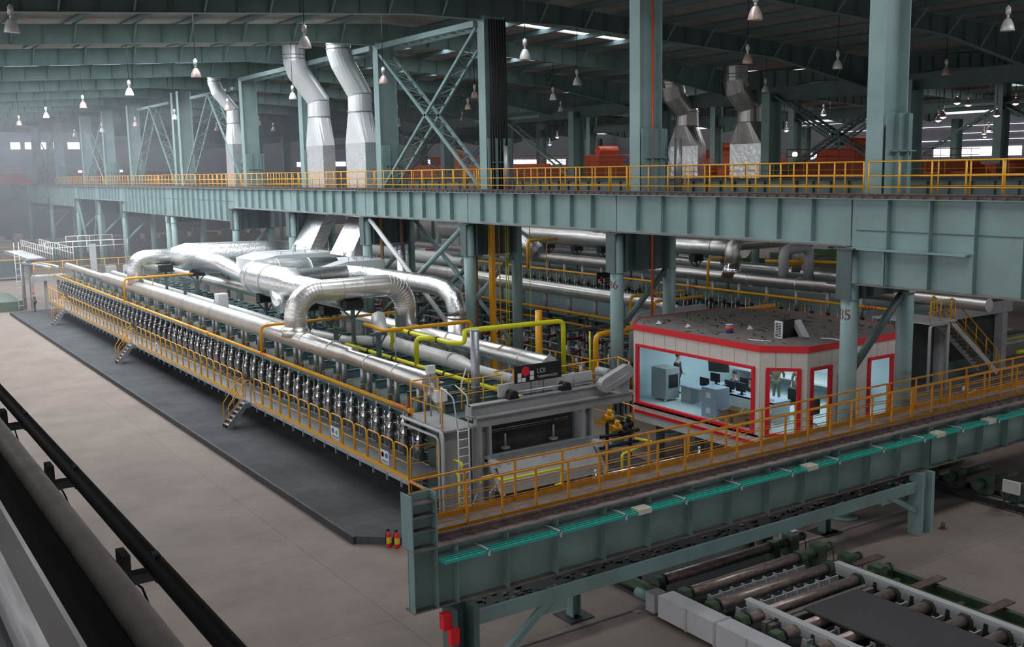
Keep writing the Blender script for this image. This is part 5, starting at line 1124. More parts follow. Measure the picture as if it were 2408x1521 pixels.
RL = ['dark roller deepest under the low girder', 'dark roller just behind the support beam', 'worn brown roller beside the first comb plate', 'shiny roller between the two comb plates', 'shiny roller meeting the end of the side guide rails',
      'roller whose ends show beside the corner of the steel plate'] + ['roller half covered by the steel plate, %s from its free corner' % ORD[i+1] for i in range(5)]
for y, l in zip(RY, RL): roller(y, l)
def comb(y, xa, xb, lab):
    t = thing('comb_plate', lab, 'plate', ((xa+xb)/2, y, 0), 'comb plates between the rollers'); n = max(2, round((xb-xa)/.42))
    for i in range(n):
        x = xa+(xb-xa)*i/n; w = (xb-xa)/n
        m = M(); m.poly([(y-.16, .1), (y+.16, .1), (y+.07, .62), (y-.07, .62)], 'x', x, x+.025); m.box(x+.025, x+w, y-.02, y+.02, .1, .56); m.cyl((x+w*.5, y-.04, .42), (x+w*.5, y-.02, .42), .04, 8); obj('tooth_plate', m, 'pale_grey', t)
comb(19.12, 18.95, 22.75, 'grey comb plate between the worn roller and the shiny roller'); comb(18.08, 18.95, 22.9, 'grey comb plate between the two shiny rollers')
comb(15.85, 18.9, 22.9, 'grey comb plate partly under the steel plate, closer to its free corner'); comb(14.8, 18.9, 22.9, 'grey comb plate partly under the steel plate, second one'); comb(13.75, 18.9, 22.9, 'grey comb plate partly under the steel plate, third one'); comb(12.7, 18.9, 22.9, 'grey comb plate partly under the steel plate, last one')
for i, y in enumerate((16.95, 17.15)): m = M(); m.box(18.9, 22.9, y-.07, y+.07, .1, .58); single('table_beam', m, 'dusty', ['dusty cross beam of the roller table just before the steel plate', 'dusty cross beam of the roller table beside the shiny end roller'][i], 'beam')
m = M(); m.box(18.2, 23.4, 10, 22.2, .005, .1); single('table_pit_plate', m, 'dark_steel', 'dark base plate underneath the rollers', 'plate')  # one flat dark sheet below the rollers
m = M(); m.box(20.02, 22.15, 9.5, 16.85, .72, .77); single('steel_plate', m, 'steel_plate', 'large dark grey steel plate lying on the rollers', 'steel plate')
def guide(x, y0, y1, lab, side):
    t = thing('side_guide', lab, 'guide', (x, (y0+y1)/2, .1)); m = M(); m.box(x-.05, x+.05, y0, y1, .66, .8); m.box(x-.11, x+.11, y0, y1, .8, .82); m.box(x-.02, x+.02, y0, y1, .45, .66); obj('rail', m, 'pale_grey', t)
    k = 0
    for y in RY:
        if y0 < y < y1-.2: m = M(); m.poly([(y-.62, .1), (y-.42, .1), (y-.48, .66), (y-.58, .66)], 'x', x-.03, x+.03); obj('bracket', m, 'dark_steel', t)
guide(19.25, 10, 18.05, 'pale side guide rail on the cover-box side of the roller table', -1); guide(23.15, 10, 18.35, 'pale side guide rail on the motor side of the roller table', 1)
t = thing('cover_box', 'long pale grey cover box along the drive side of the roller table', 'cover', (17.95, 14, .1))
y = 19.75
for i in range(5):
    y2 = y-2.1; m = M(); m.box(17.68, 18.22, y2+.02, y, .1, .70); obj('cover_section', m, 'pale_grey', t); m = M(); m.box(17.66, 18.24, y2-.03, y2+.05, .08, .715); m.box(17.66, 17.68, y2+1.0, y2+1.06, .08, .7); obj('joint_strip', m, 'grey_paint', t); y = y2
t = thing('end_gearbox', 'small grey box with a motor at the end of the long cover box', 'gearbox', (17.9, 20.1, 0)); m = M(); m.box(17.72, 18.15, 19.95, 20.3, .1, .62); obj('box', m, 'grey_paint', t); m = M(); m.cyl((17.95, 20.3, .35), (17.95, 20.9, .35), .14, 12); obj('motor', m, 'teal', t)
for i, y in enumerate(RY[:5]):
    t = thing('gear_motor', ['green gear motor in the dark at the deepest roller', 'green gear motor of the dark roller behind the beam', 'green gear motor of the worn brown roller', 'green gear motor of the first shiny roller', 'green gear motor beside the end of the side guide'][i], 'motor', (23.6, y, 0), 'green gear motors of the rollers')
    m = M(); m.cyl((23.3, y, .55), (23.75, y, .55), .15, 14); m.box(23.75, 24.1, y-.2, y+.2, .1, .78); obj('gearbox', m, 'green_machine', t)
    m = M(); m.cyl((24.1, y, .6), (24.5, y, .6), .13, 14); m.cyl((24.5, y, .6), (24.55, y, .6), .10, 12); obj('motor', m, 'green_machine', t)
    m = M(); m.pipe([(24.3, y, .7), (24.38, y-.08, .78), (24.4, y-.2, .4), (24.38, y-.22, .1)], .014, 6, .1); obj('cable', m, 'black', t)
for i, (x, h_) in enumerate(((23.75, .42), (24.75, .30))):
    m = M(); m.ibeam((x, 9.5, h_), (x, 18.2, h_), .3, .16, .03, .02); single('frame_beam', m, 'green_machine', ['green long frame beam next to the motor-side guide rail', 'thinner green frame beam farther out on the bare floor'][i], 'beam')
for i, y in enumerate((18.3, 16.3, 14.3, 12.3)):
    m = M(); m.box(23.85, 25.1, y-.14, y+.14, .54, .58); single('cross_plate', m, 'rust', 'rusty cross plate bridging the two green frame beams, %s from the low girder' % ORD[i], 'plate', 'rusty cross plates')
for i, y in enumerate((17.3, 15.3, 13.3)): m = M(); m.cyl((24.1, y, .22), (24.55, y, .22), .12, 12); m.box(23.95, 24.1, y-.1, y+.1, .05, .35); single('drive_motor', m, 'green_machine', 'small green motor between the frame beams, %s from the low girder' % ORD[i], 'motor', 'small motors between the frame beams')
m = M(); m.box(24.15, 24.55, 20.95, 21.35, .3, .68); single('junction_box', m, 'white', 'white junction box beside the roller motors', 'box')
m = M(); m.box(26.0, 26.45, 22.3, 22.7, .9, 1.25); m.box(26.2, 26.25, 22.45, 22.5, 0, .9); single('junction_box', m, 'white', 'white junction box on a post behind the long support beam', 'box')
# green frame on the far side of the first rollers
m = M(); m.box(18.2, 18.35, 20.2, 23.4, .25, .5); m.box(18.6, 18.7, 20.5, 23.4, .1, .3); single('frame_beam', m, 'green_machine', 'dark green frame beam under the low girder beside the first rollers', 'beam')
# floor curbs and dark pit edge
m = M(); m.box(17.5, 17.7, 20.4, 20.6, 0, .02); m.box(11.5, 17.7, 20.6, 20.75, 0, .03); struct('trim_2', m, 'screed')
m = M(); m.box(24.2, 31.2, 21.3, 21.45, 0, .03); struct('trim_3', m, 'screed')
# machines on the dark floor by the right edge
t = thing('roller_drive', 'green drive unit with a white box standing in the dark beyond the low girder', 'machine', (34.0, 20.5, 0))
m = M(); m.box(33.2, 34.6, 18.5, 18.6, .05, .2); m.box(33.3, 33.4, 17.5, 23, .05, .25); m.box(34.4, 34.5, 17.5, 23, .05, .25); obj('base_frame', m, 'dark_steel', t)
for i, y in enumerate((18.3, 19.4, 20.5, 21.6, 22.7)):
    m = M(); m.cyl((33.3, y, .6), (33.75, y, .6), .17, 14); m.box(33.75, 34.15, y-.22, y+.22, .2, .85); m.cyl((34.15, y, .6), (35.8, y, .6), .15, 14); obj('drive_motor', m, 'green_machine', t)
m = M(); m.box(33.05, 33.15, 18.75, 19.35, .72, 1.15); obj('switch_box', m, 'white', t); m = M(); m.box(33.08, 33.12, 18.8, 18.84, .1, .75); m.box(33.08, 33.12, 19.26, 19.3, .1, .75); obj('box_post', m, 'dark_steel', t)
m = M(); m.box(28.95, 29.12, 19.9, 20.05, 0, .02); 
m = M(); m.cyl((29.95, 19.5, 0), (29.95, 19.5, .22), .07, 8); m.cyl((29.95, 19.5, 0), (29.95, 19.5, .03), .14, 8); single('anchor_bolt', m, 'rust', 'rusty anchor stub on the floor beside the support frame leg', 'bolt')
# ================================================================ tall stack ducts rising through the middle walkway
def stack(x, y, lab, ztop=19.6, cx=28.35, r=.78, zb=13.85, mt='white_duct', box='foil', wy=1.45, low=True, s_mid=16.2):
    t = thing('stack_duct', lab, 'duct', (x, y, 9))
    m = M(); m.box(x-.45, x+.45, y-wy, y+wy, 9.1, zb); obj('duct_box', m, box, t)
    n = 24; vs = []; rc = [(x-.45, y-wy), (x+.45, y-wy), (x+.45, y+wy), (x-.45, y+wy)]
    def rect(k):
        a = 2*pi*k/n; c, s_ = cos(a), sin(a); f = 1/max(abs(c), abs(s_)); return (x+.45*c*f, y+wy*s_*f)
    m = M(); vs = [(*rect(k), zb) for k in range(n)] + [(x+r*cos(2*pi*k/n), y+r*sin(2*pi*k/n), s_mid-.4) for k in range(n)]
    m.add(vs, [(k, (k+1) % n, n+(k+1) % n, n+k) for k in range(n)], 0, False); obj('transition', m, mt, t)
    m = M(); m.sweep([(x, y, s_mid-.4), (x, y, s_mid+.75), (cx+.25, y+.2, ztop-1.75), (cx, y+.2, ztop-1.0), (cx, y+.2, ztop)], r, 24, sm=False); obj('duct', m, mt, t)
    m = M()
    for z in (s_mid-.4,): m.cyl((x, y, z), (x, y, z+.06), r+.06, 24)
    for z in (ztop-.9, ztop-.65): m.cyl((cx, y+.2, z), (cx, y+.2, z+.05), r+.05, 24)
    m.cyl((x, y, s_mid+.72), (x, y, s_mid+.78), r+.03, 24); obj('flange_ring', m, 'galvanised', t)
    if low:
        m = M(); m.add([(x-.45, y-wy, 9.1), (x+.45, y-wy, 9.1), (x+.45, y+wy, 9.1), (x-.45, y+wy, 9.1), (x-1.9, y-wy-.3, 6.7), (x-.9, y-wy-.3, 6.7), (x-.9, y+wy, 6.7), (x-1.9, y+wy, 6.7)], [(0,1,2,3),(7,6,5,4),(0,4,5,1),(1,5,6,2),(2,6,7,3),(3,7,4,0)]); obj('lower_chute', m, 'foil', t)
        m = M(); m.cyl((x-1.4, y-wy+.7, 6.5), (x-1.3, y-wy+.7, 7.1), .55, 18); obj('round_collar', m, 'foil', t)
stack(29.85, 68.6, 'tall silver stack duct with an S-bend, standing left of its twin near the thin column'.replace('left of', 'beyond'), ztop=20.6, cx=28.3)
stack(29.85, 62.0, 'tall silver stack duct with an S-bend, twin standing next to the thick column', ztop=20.6, cx=28.6)
stack(29.85, 86.4, 'slender silver stack duct slanting behind the inverted V bracing', ztop=20.5, cx=28.5, r=.52, wy=.9, zb=14.5, s_mid=16.6, low=False)
stack(60.2, 63.9, 'dark stack duct with crumpled foil box, the one nearer column 86', ztop=19.4, cx=58.8, r=.95, zb=13.6, mt='cladding_dull', box='crumpled_foil', wy=1.75, low=False, s_mid=15.6)
stack(60.2, 57.0, 'dark stack duct with crumpled foil box, the one nearer the small second-row column', ztop=19.4, cx=58.8, r=.95, zb=13.6, mt='cladding_dull', box='crumpled_foil', wy=1.6, low=False, s_mid=15.6)
# ================================================================ second and third furnace lines in the next bay
furnace_body(49.5, 57.0, 34.0, 95.0, 'teal body of the farther furnace line in the next bay', n=40, base=0)
furnace_body(38.6, 45.2, 41.0, 95.0, 'teal body of the furnace line between the crane columns and the far line', n=34, base=0, zt=2.9)
t = thing('gas_pipe', 'orange gas main with red bands above the burners of the farther furnace line', 'pipe', (48.5, 60, 4))
m = M(); m.cyl((48.5, 34.5, 4.0), (48.5, 92, 4.0), .085, 12); obj('pipe', m, 'gas_orange', t); m = M(); m.cyl((48.5, 34.45, 4.0), (48.5, 34.6, 4.0), .13, 12); obj('end_cap', m, 'gas_orange', t)
arrows(t, 48.5, 36.2, 4.0, .085, 4); arrows(t, 48.5, 50.5, 4.0, .085, 3); arrows(t, 48.5, 66.5, 4.0, .085, 3)
for q, (y, z1) in enumerate(((49.4, 5.9), (58.0, 4.9), (67.6, 6.1))):
    t = thing('gas_riser', ['orange gas riser beside the U-shaped duct of the farther furnace line', 'short orange gas riser behind the second small company sign', 'thin orange gas riser over the farther manifold'][q], 'pipe', (48.5, y, 4))
    m = M(); m.pipe([(48.5, y, 4.0), (48.5, y, z1), (51.5+q, y, z1)], (.09, .04, .04)[q], 10, .3); obj('pipe', m, 'gas_orange', t)
b3 = thing('burner', 'dark burner valve under the far gas main, upper row, first from the orange stair', 'burner', (48.9, 35.2, 1.6), 'burners of the farther furnace line')
m = M(); m.lathe([(.0, 2.0), (.07, 1.98), (.09, 1.85), (.09, 1.5), (.13, 1.45), (.14, 1.1), (.07, 1.0), (.07, .3)], (48.9, 35.2, 1.6), 10); obj('valve_body', m, 'valve_body', b3)
m = M(); m.cbox((48.8, 35.0, 3.2), (.16, .2, .26)); obj('actuator', m, 'black_plastic', b3); m = M(); m.cyl((48.9, 35.2, 2.9), (49.7, 35.2, 2.9), .1, 8); m.cyl((48.8, 35.5, 1.8), (48.8, 35.5, 3.7), .03, 5); obj('burner_pipe', m, 'galvanised', b3)
for i in range(1, 40): dup(b3, (48.9, 35.2+1.2*i, 1.6), 'dark burner valve under the far gas main, upper row, %s from the orange stair' % ORD[i])
b4 = dup(b3, (48.6, 35.8, 1.0), 'dark burner valve under the far gas main, lower row, first from the orange stair', 'lower burners of the farther furnace line')
for i in range(1, 36): dup(b4, (48.6, 35.8+1.2*i, 1.0), 'dark burner valve under the far gas main, lower row, %s from the orange stair' % ORD[i])
for i in range(34):
    dup(h0, (49.2, 36.0+1.5*i, 3.12), 'small yellow hoop on the farther furnace line, %s from the orange stair' % ORD[i], 'yellow hoops of the farther furnace line')
t = thing('manifold_pipe', 'long silver manifold pipe of the farther furnace line', 'pipe', (50, 60, 4.65))
m = M(); m.sweep([(50, 30.5, 4.6), (50, 41.0, 4.62), (50, 41.01, 4.65), (50, 54, 4.7), (50, 54.6, 4.7), (50, 57.6, 4.7), (50, 57.8, 4.75), (50, 69, 4.75), (50, 69.4, 4.75), (50, 92, 4.7)], [.36, .36, .44, .44, .44, .44, .40, .40, .3, .3], 24); obj('pipe', m, 'cladding_dull', t)
rings(t, 50, 4.65, .45, (43, 47), 'cladding')
for i in range(16): y = 36+2.4*i; m = M(); m.cyl((50, y, 3.1), (50, y, 4.4), .13, 8); obj('down_pipe', m, 'grey_paint', t)
t = thing('crossover_duct', 'dark silver U-shaped duct of the farther furnace line with a flared foot', 'duct', (50, 48.7, 4.9))
m = M(); m.pipe([(50.0, 48.7, 5.5), (50.0, 48.7, 6.9), (56.5, 48.7, 6.9), (56.5, 48.7, 4.6)], .50, 24, 1.3, seg=8); obj('duct', m, 'cladding_dull', t)
m = M(); m.sweep([(50, 48.7, 4.7), (50, 48.7, 5.6)], [.72, .52], 24); obj('flared_foot', m, 'silver', t)
t = thing('crossover_duct', 'matt grey arch pipe beside the dark U-shaped duct', 'duct', (51, 45.2, 4.6))
m = M(); m.pipe([(51.0, 45.2, 4.4), (51.0, 45.2, 6.65), (53.4, 45.2, 6.65), (53.4, 45.2, 4.4)], .33, 18, .7, seg=6); obj('duct', m, 'grey_paint', t)
t = thing('furnace_duct', 'thick silver duct running along the farther furnace line under the crane girder', 'duct', (53, 62, 6.2))
m = M(); m.sweep([(53, 50.5, 6.3), (53, 55, 6.3), (53, 55.1, 6.25), (53, 66.5, 6.3), (53, 67.5, 6.35), (53, 78, 6.3), (53, 92, 6.2)], [.66, .66, .70, .72, .86, .86, .7], 28); obj('duct', m, 'cladding', t)
rings(t, 53, 6.3, .70, (53.2, 59.3, 63), 'cladding_dull')
for i, y in enumerate((52, 55.2, 58.5, 62.5, 66, 69.5, 73.5)): trestle(53, y, 5.6, 'dark trestle under the thick duct of the farther line, %s one from the cabin side' % ORD[i], .55)
t = thing('furnace_duct', 'foil-wrapped elbow duct hanging beside the third crane column', 'duct', (47, 71, 5.5))
m = M(); m.pipe([(49.0, 80, 6.4), (49.0, 72.5, 6.4), (50, 71, 5.0)], .8, 22, 1.5, seg=6); obj('elbow', m, 'foil', t)
t = thing('gas_pipe', 'orange gas loop under the U-shaped duct of the farther furnace line', 'pipe', (54, 44, 5.4))
m = M(); m.pipe([(51.5, 47.2, 5.75), (54.5, 45.5, 5.6), (55.4, 43.5, 5.6), (58, 43.5, 5.6), (58, 43.5, 4.6)], .11, 10, .3); m.cyl((53.2, 47.4, 5.3), (56.6, 47.4, 5.35), .1, 10); obj('pipe', m, 'gas_orange', t)
t = thing('manifold_pipe', 'second silver pipe on the rear side of the farther furnace line', 'pipe', (56.4, 60, 4.6)); m = M(); m.cyl((56.6, 33.5, 4.5), (56.6, 92, 4.6), .42, 22); obj('pipe', m, 'cladding', t)
# middle line: manifold, gas mains, elbow
t = thing('manifold_pipe', 'silver manifold pipe of the middle line passing behind the columns', 'pipe', (38.9, 60, 4.4))
m = M(); m.sweep([(38.6, 37.2, 4.1), (38.7, 41.5, 4.1), (38.9, 43, 4.35), (38.9, 57, 4.4), (38.9, 57.6, 4.4), (38.9, 92, 4.5)], [.30, .30, .38, .40, .48, .42], 24); obj('pipe', m, 'cladding', t)
m = M(); m.sweep([(38.7, 40.5, 4.1), (38.7, 40.5, 3.2)], [.38, .5], 18); obj('flared_leg', m, 'silver', t)
for i in range(12): y = 44+2.6*i; m = M(); m.cyl((38.9, y, 2.9), (38.9, y, 4.1), .14, 8); obj('down_pipe', m, 'grey_paint', t)
t = thing('manifold_pipe', 'paler silver pipe next to the middle manifold, farther from the columns', 'pipe', (43.6, 65, 4.4)); m = M(); m.sweep([(43.4, 72, 4.6), (43.4, 74, 4.6), (43.4, 75, 4.7), (43.4, 92, 4.7)], [.36, .36, .5, .5], 22); obj('pipe', m, 'white_pipe', t)
for q, (x, z, lab) in enumerate(((36.4, 3.6, 'upper orange gas main with red bands behind the yellow cable run'), (36.2, 3.0, 'lower orange gas main with red bands behind the yellow cable run'))):
    t = thing('gas_pipe', lab, 'pipe', (x, 55, z)); m = M(); m.cyl((x, 38, z), (x, 92, z), .085-.02*q, 10); obj('pipe', m, 'gas_orange', t); arrows(t, x, 50.2+.4*q, z, .085-.02*q, 4)
m = M(); m.pipe([(34.0, 39.8, 2.2), (34.0, 39.8, 4.45), (38.8, 39.8, 4.45)], .30, 18, .8, seg=7); single('exhaust_pipe', m, 'grey_paint', 'grey elbow pipe beside the column numbered 86', 'pipe')
for q, (x, y, z, x2) in enumerate(((36.6, 43.2, 5.0, 40.5), (36.6, 41.3, 4.9, 40.2))):
    m = M(); m.pipe([(x, y, 3.4), (x, y, z), (x2, y, z)], .09, 10, .3); single('gas_riser', m, 'gas_orange', ['orange riser pipe crossing behind the column numbered 86, taller one', 'orange riser pipe crossing behind the column numbered 86, shorter one'][q], 'pipe')
m = M(); m.pipe([(28.0, 35.4, 1.5), (28.0, 35.4, 4.7), (33.6, 36.0, 4.9), (40, 36.0, 4.9)], .13, 12, .3); single('gas_pipe', m, 'gas_orange', 'thick orange gas pipe rising between the furnace and the column numbered 86', 'pipe')
m = M(); m.cyl((29.9, 36.4, 1.2), (29.9, 36.4, 4.75), .11, 12); single('gas_pipe', m, 'gas_orange', 'upright orange gas pipe next to the tall yellow drop', 'pipe')
m = M(); m.cyl((27.9, 39.6, 1.0), (27.9, 39.6, 5.4), .17, 12); single('gas_pipe', m, 'gas_orange', 'stout orange standpipe behind the silver pipe end', 'pipe')
m = M(); m.cyl((30.1, 38.5, 1.0), (30.1, 38.5, 4.3), .05, 8); single('gas_pipe', m, 'gas_yellow', 'thin upright yellow pipe between the orange standpipe and the railing', 'pipe')
m = M(); m.pipe([(25.2, 58, 3.4), (25.2, 58, 5.0), (29, 58, 5.0)], .11, 10, .3); 
m = M(); m.pipe([(46.6, 67.5, 4.2), (46.6, 67.5, 6.4), (49.5, 67.5, 6.4)], .13, 10, .4); single('gas_riser', m, 'gas_orange', 'orange riser beside the foil elbow seen between the long X braces', 'pipe')
rail_panels(36.0, 50.0, 'yellow hooped railing of the rear furnace walkway behind the silver pipe', x=31.9, z=1.2, pitch=1.6, grp='railings between the furnace lines')
rail_panels(31.5, 36.0, 'yellow hooped railing beside the valve group near the cabin corner', x=26.9, z=1.2, pitch=1.4, grp='railings between the furnace lines')
# cable run in the third column: orange channels and yellow conduits
t = thing('cable_run', 'vertical orange and yellow conduit run between the tubes of the third crane column', 'conduit', (29.8, 46, 0))
for q, (x, mt, r) in enumerate(((29.15, 'gas_orange', .03), (29.35, 'gas_orange', .12), (29.8, 'gas_orange', .03), (30.2, 'gas_yellow', .025), (30.35, 'gas_yellow', .025), (31.75, 'gas_yellow', .02))):
    m = M(); m.box(29.35-.12, 29.35+.12, 45.7, 45.9, 1, 9.2) if q == 1 else m.cyl((x, 45.8, 1), (x, 45.8, 9.2), r, 8); obj('conduit', m, mt, t)
m = M(); m.cyl((29.0, 46.9, 1), (29.0, 46.9, 9.2), .11, 10); single('drain_pipe', m, 'wood', 'rusty brown drain pipe beside the third crane column', 'pipe')
for q, x in enumerate((29.1, 30.5)): m = M(); m.cyl((x, 58.1, 1), (x, 58.1, 9.2), .11, 10); single('drain_pipe', m, 'wood', ['rusty brown drain pipe of the column behind the stacks, nearer the silver ducts', 'rusty brown drain pipe of the column behind the stacks, beside its dark tube'][q], 'pipe')
m = M(); m.cyl((30.2, 57.5, 1), (30.2, 57.5, 7.5), .38, 16); single('furnace_duct', m, 'foil', 'upright foil-wrapped pipe behind the column crossed by X braces', 'duct')
# valve clutter: burners / small valves between the lines
random.seed(5)
c0 = thing('gas_valve', 'small dark gas valve among the pipework between the furnace lines', 'valve', (34, 44, .8), 'gas valves between the furnace lines')
m = M(); m.lathe([(.16, 0), (.16, .5), (.06, .55), (.06, 1.4)], (34, 44, .8), 10); obj('valve_body', m, 'galvanised', c0); m = M(); m.cyl((33.9, 43.7, 1.7), (34.1, 44.3, 1.7), .09, 8); obj('handwheel', m, 'dark_red', c0)
for i in range(70): dup(c0, (random.choice((33.2, 34.3, 35.4, 36.8, 37.8)), 36+random.uniform(0, 34), .8+random.uniform(0, .9)), rz=random.uniform(0, 3))
for i in range(8): m = M(); x = 32.6+.8*i; m.cyl((x, 34.5, 1.2+.25*(i % 4)), (x, 78, 1.2+.25*(i % 4)), .045, 6); single('supply_line', m, ('grey_paint', 'galvanised')[i % 2], 'thin grey supply pipe between the furnace lines, %s from the crane columns' % ORD[i], 'pipe', 'thin supply pipes between the furnace lines')
for i in range(12):
    y = 37+4*i; t = thing('pipe_support', 'dark steel goalpost support between the furnace lines, %s from the cabin' % ORD[i], 'stand', (35, y, 0), 'goalpost pipe supports'); m = M(); m.box(33, 33.14, y-.07, y+.07, 0, 3.2); obj('post', m, 'teal_dark', t); m = M(); m.box(38.0, 38.14, y-.07, y+.07, 0, 3.2); obj('post', m, 'teal_dark', t); m = M(); m.box(33, 38.14, y-.08, y+.08, 3.1, 3.25); m.box(33.14, 38, y-.05, y+.05, 1.8, 1.9); obj('crossbar', m, 'teal_dark', t)
# dark valve train under the girder beside the door frame
t = thing('valve_train', 'dark cluster of motorised gas valves with yellow flanges beside column 86', 'valve', (26, 31.5, 0))
for i, (x, y, z) in enumerate(((25.6, 31.6, 2.1), (26.1, 32.0, 1.9), (26.5, 31.5, 1.7), (26.9, 31.9, 1.6), (26.1, 31.2, 1.5), (25.5, 31.0, 1.8))):
    m = M(); m.cyl((x-.22, y, z), (x+.22, y, z), .15, 12); m.cyl((x, y, z), (x, y-.1, z+.32), .10, 10); obj('valve', m, ('gas_orange', 'teal_dark', 'black', 'gas_orange', 'black', 'gas_orange')[i], t)
m = M(); m.cyl((25.2, 31.6, 1.35), (27.2, 31.6, 1.35), .08, 8); m.cyl((25.2, 31.6, .9), (27.2, 31.6, .9), .08, 8); m.box(25.3, 27.1, 31.5, 31.7, 0, .15); m.box(25.5, 25.6, 31.55, 31.65, .1, 1.9); m.box(26.7, 26.8, 31.55, 31.65, .1, 1.6); obj('frame', m, 'dark_steel', t)
for i in range(5): 
    x = 27.1+.28*i; m = M(); m.cyl((x, 33.3, 1.6), (x, 33.3, 4.0), .035, 8); m.lathe([(.03, 0), (.06, .1), (.06, .25), (.02, .3)], (x, 33.3, 2.6), 8); single('sample_tube', m, 'dark_steel', 'upright steel sampling tube behind the door railing, %s of five' % ORD[i], 'pipe', 'sampling tubes behind the door railing')
# ================================================================ charging end of the farther line with orange stair
t = thing('stair', 'long orange-railed stair down from the platform of the farther furnace line', 'stair', (51, 33, .5))
for s_ in (0, 1.1):
    m = M(); y = 32.2+s_; m.bar((49.2, y, 3.75), (53.9, y, .3), .05, .28); obj('stringer', m, 'pale_grey', t)
    m = M(); m.pipe([(49.3, y, 3.8), (49.2, y, 4.9), (49.6, y, 4.75), (54.0, y, 1.45), (54.0, y, .3)], .035, 6, .2); m.cyl((49.4, y, 4.3), (54.0, y, .9), .02, 6)
    for k in range(5): x = 49.7+1.0*k; z = 3.45-.735*k; m.cyl((x, y, z), (x, y, z+1.2), .028, 6)
    obj('handrail', m, 'gas_orange', t)
for k in range(14): m = M(); x = 49.35+.33*k; z = 3.62-.245*k; m.box(x, x+.27, 32.22, 33.28, z, z+.03); obj('tread', m, 'galvanised', t)
t = thing('platform', 'grey platform at the head of the orange stair, above column 85', 'platform', (48.6, 33, 0)); m = M(); m.box(47.2, 49.6, 32.0, 35.5, 3.66, 3.74); obj('deck', m, 'pale_grey', t)
m = M(); m.pipe([(47.4, 32.1, 0), (47.4, 32.1, 3.6), (49.0, 32.1, 3.6), (49.0, 32.1, 0)], .09, 6, .2, seg=3); m.pipe([(49.15, 32.6, 3.5), (49.15, 32.3, 3.5), (49.15, 32.3, 0)], .07, 6, .1); obj('frame', m, 'pale_grey', t)
m = M(); m.box(47.2, 49.4, 33.2, 33.3, 0, 3.6); obj('side_plate', m, 'dark_steel', t)
pipe_rail([(47.3, 32.05), (49.1, 32.05)], [(47.3, 32.05), (48.2, 32.05), (49.1, 32.05)], 'orange railing on the platform at the head of the long stair', 3.74, 1.1)
pipe_rail([(49.6, 33.4), (51.5, 34.6), (53.0, 34.6)], [(49.6, 33.4), (50.5, 34), (51.5, 34.6), (52.2, 34.6), (53, 34.6)], 'orange railing running back from the head of the long stair', 3.74, 1.1)
t = thing('door_frame', 'dark charging-door frame of the farther furnace line', 'door frame', (53.5, 34, 0)); m = M(); m.box(50.0, 57.5, 33.6, 34.0, 3.3, 3.9); m.box(50, 57, 33.9, 34.3, 4.2, 4.7); obj('beam', m, 'grey_paint', t)
for x in (50.3, 56.2): m = M(); m.box(x, x+.5, 33.4, 33.9, 0, 3.3); obj('leg', m, 'grey_paint', t)
m = M(); m.box(50.8, 56.2, 33.95, 34.0, .9, 3.3); obj('door_panel', m, 'door_dark', t)
for i in range(6):
    m = M(); y = 33.2+.9*i; m.cyl((57.6, y, .9+.35*(i % 3)), (63.0, y, .9+.35*(i % 3)), .12, 10); single('gas_pipe', m, ('gas_yellow', 'grey_paint', 'green_machine')[i % 3], '%s pipe in the lit area beyond the orange stair, %s pair' % (('yellow', 'grey', 'green')[i % 3], ORD[i//3]), 'pipe')
orange_rail((38.5, 25.5, .3), (43.5, 27.0, .3), 4, 'orange railing on the floor beyond column 85 with a red and white notice', 1.3, mname='gas_orange')
t = thing('safety_notice', 'white and red prohibition notice on the orange railing beyond column 85', 'sign', (38.6, 25.4, 1.2)); m = M(); m.bar((38.15, 25.3, 1.6), (38.75, 25.48, 1.6), .02, .8); obj('board', m, 'white', t); m = M(); m.bar((38.15, 25.28, 1.27), (38.75, 25.46, 1.27), .02, .14); obj('caption_bar', m, 'red', t); m = M(); m.cyl((38.45, 25.37, 1.68), (38.44, 25.34, 1.68), .2, 16, sm=False); obj('pictogram', m, 'red', t); m = M(); m.cyl((38.44, 25.345, 1.68), (38.43, 25.32, 1.68), .15, 16, sm=False); obj('pictogram', m, 'white', t)
# ================================================================ discharge end of the main furnace, far down the bay
t = thing('discharge_frame', 'pale grey discharge structure with an outdoor-like stair deck at the far end of the furnace', 'frame', (18, 106, 0))
for x0, y0 in ((15.4, 100.3), (16.5, 100.3), (17.6, 100.3), (21.5, 100.3), (24.5, 100.3)): m = M(); m.box(x0, x0+.22, y0, y0+.4, .0, 3.2); obj('leg', m, 'grey_paint', t)
m = M(); m.box(15.6, 18.3, 99.6, 101.2, 2.9, 3.35); obj('beam', m, 'grey_paint', t); m = M(); m.box(18.3, 25, 100.2, 100.8, 2.6, 3.0); obj('beam', m, 'teal_dark', t)
m = M(); m.box(15.6, 17.2, 103, 116, 4.6, 4.72); m.box(15.55, 15.62, 103, 116, 4.5, 4.8); obj('deck', m, 'grey_paint', t)
for q, x in enumerate((15.9, 16.6)):
    m = M(); m.pipe([(x-.9, 103+q, 4.2), (x-.9, 103+q, 4.35)], .05, 6) if 0 else m.pipe([(x-.6, 104, 0), (x-.6, 104, 4.3), (x+.6, 102, 4.1), (x+1.4, 101, 3.9)], .17, 12, .5, seg=5); obj('bent_pipe', m, 'galvanised', t)
def grey_rail(p, q, n, lab, z, h=1.1):
    t = thing('guard_railing', lab, 'railing', (p[0], p[1], z), 'white railings at the far end of the furnace'); m = M()
    for k in (1, .55): m.cyl((p[0], p[1], z+h*k), (q[0], q[1], z+h*k), .035, 5)
    obj('rail', m, 'white', t)
    for i in range(n+1): a = Vector((*p, z)).lerp(Vector((*q, z)), i/n); m = M(); m.cyl(a, a+Vector((0, 0, h)), .03, 5); obj('post', m, 'white', t)
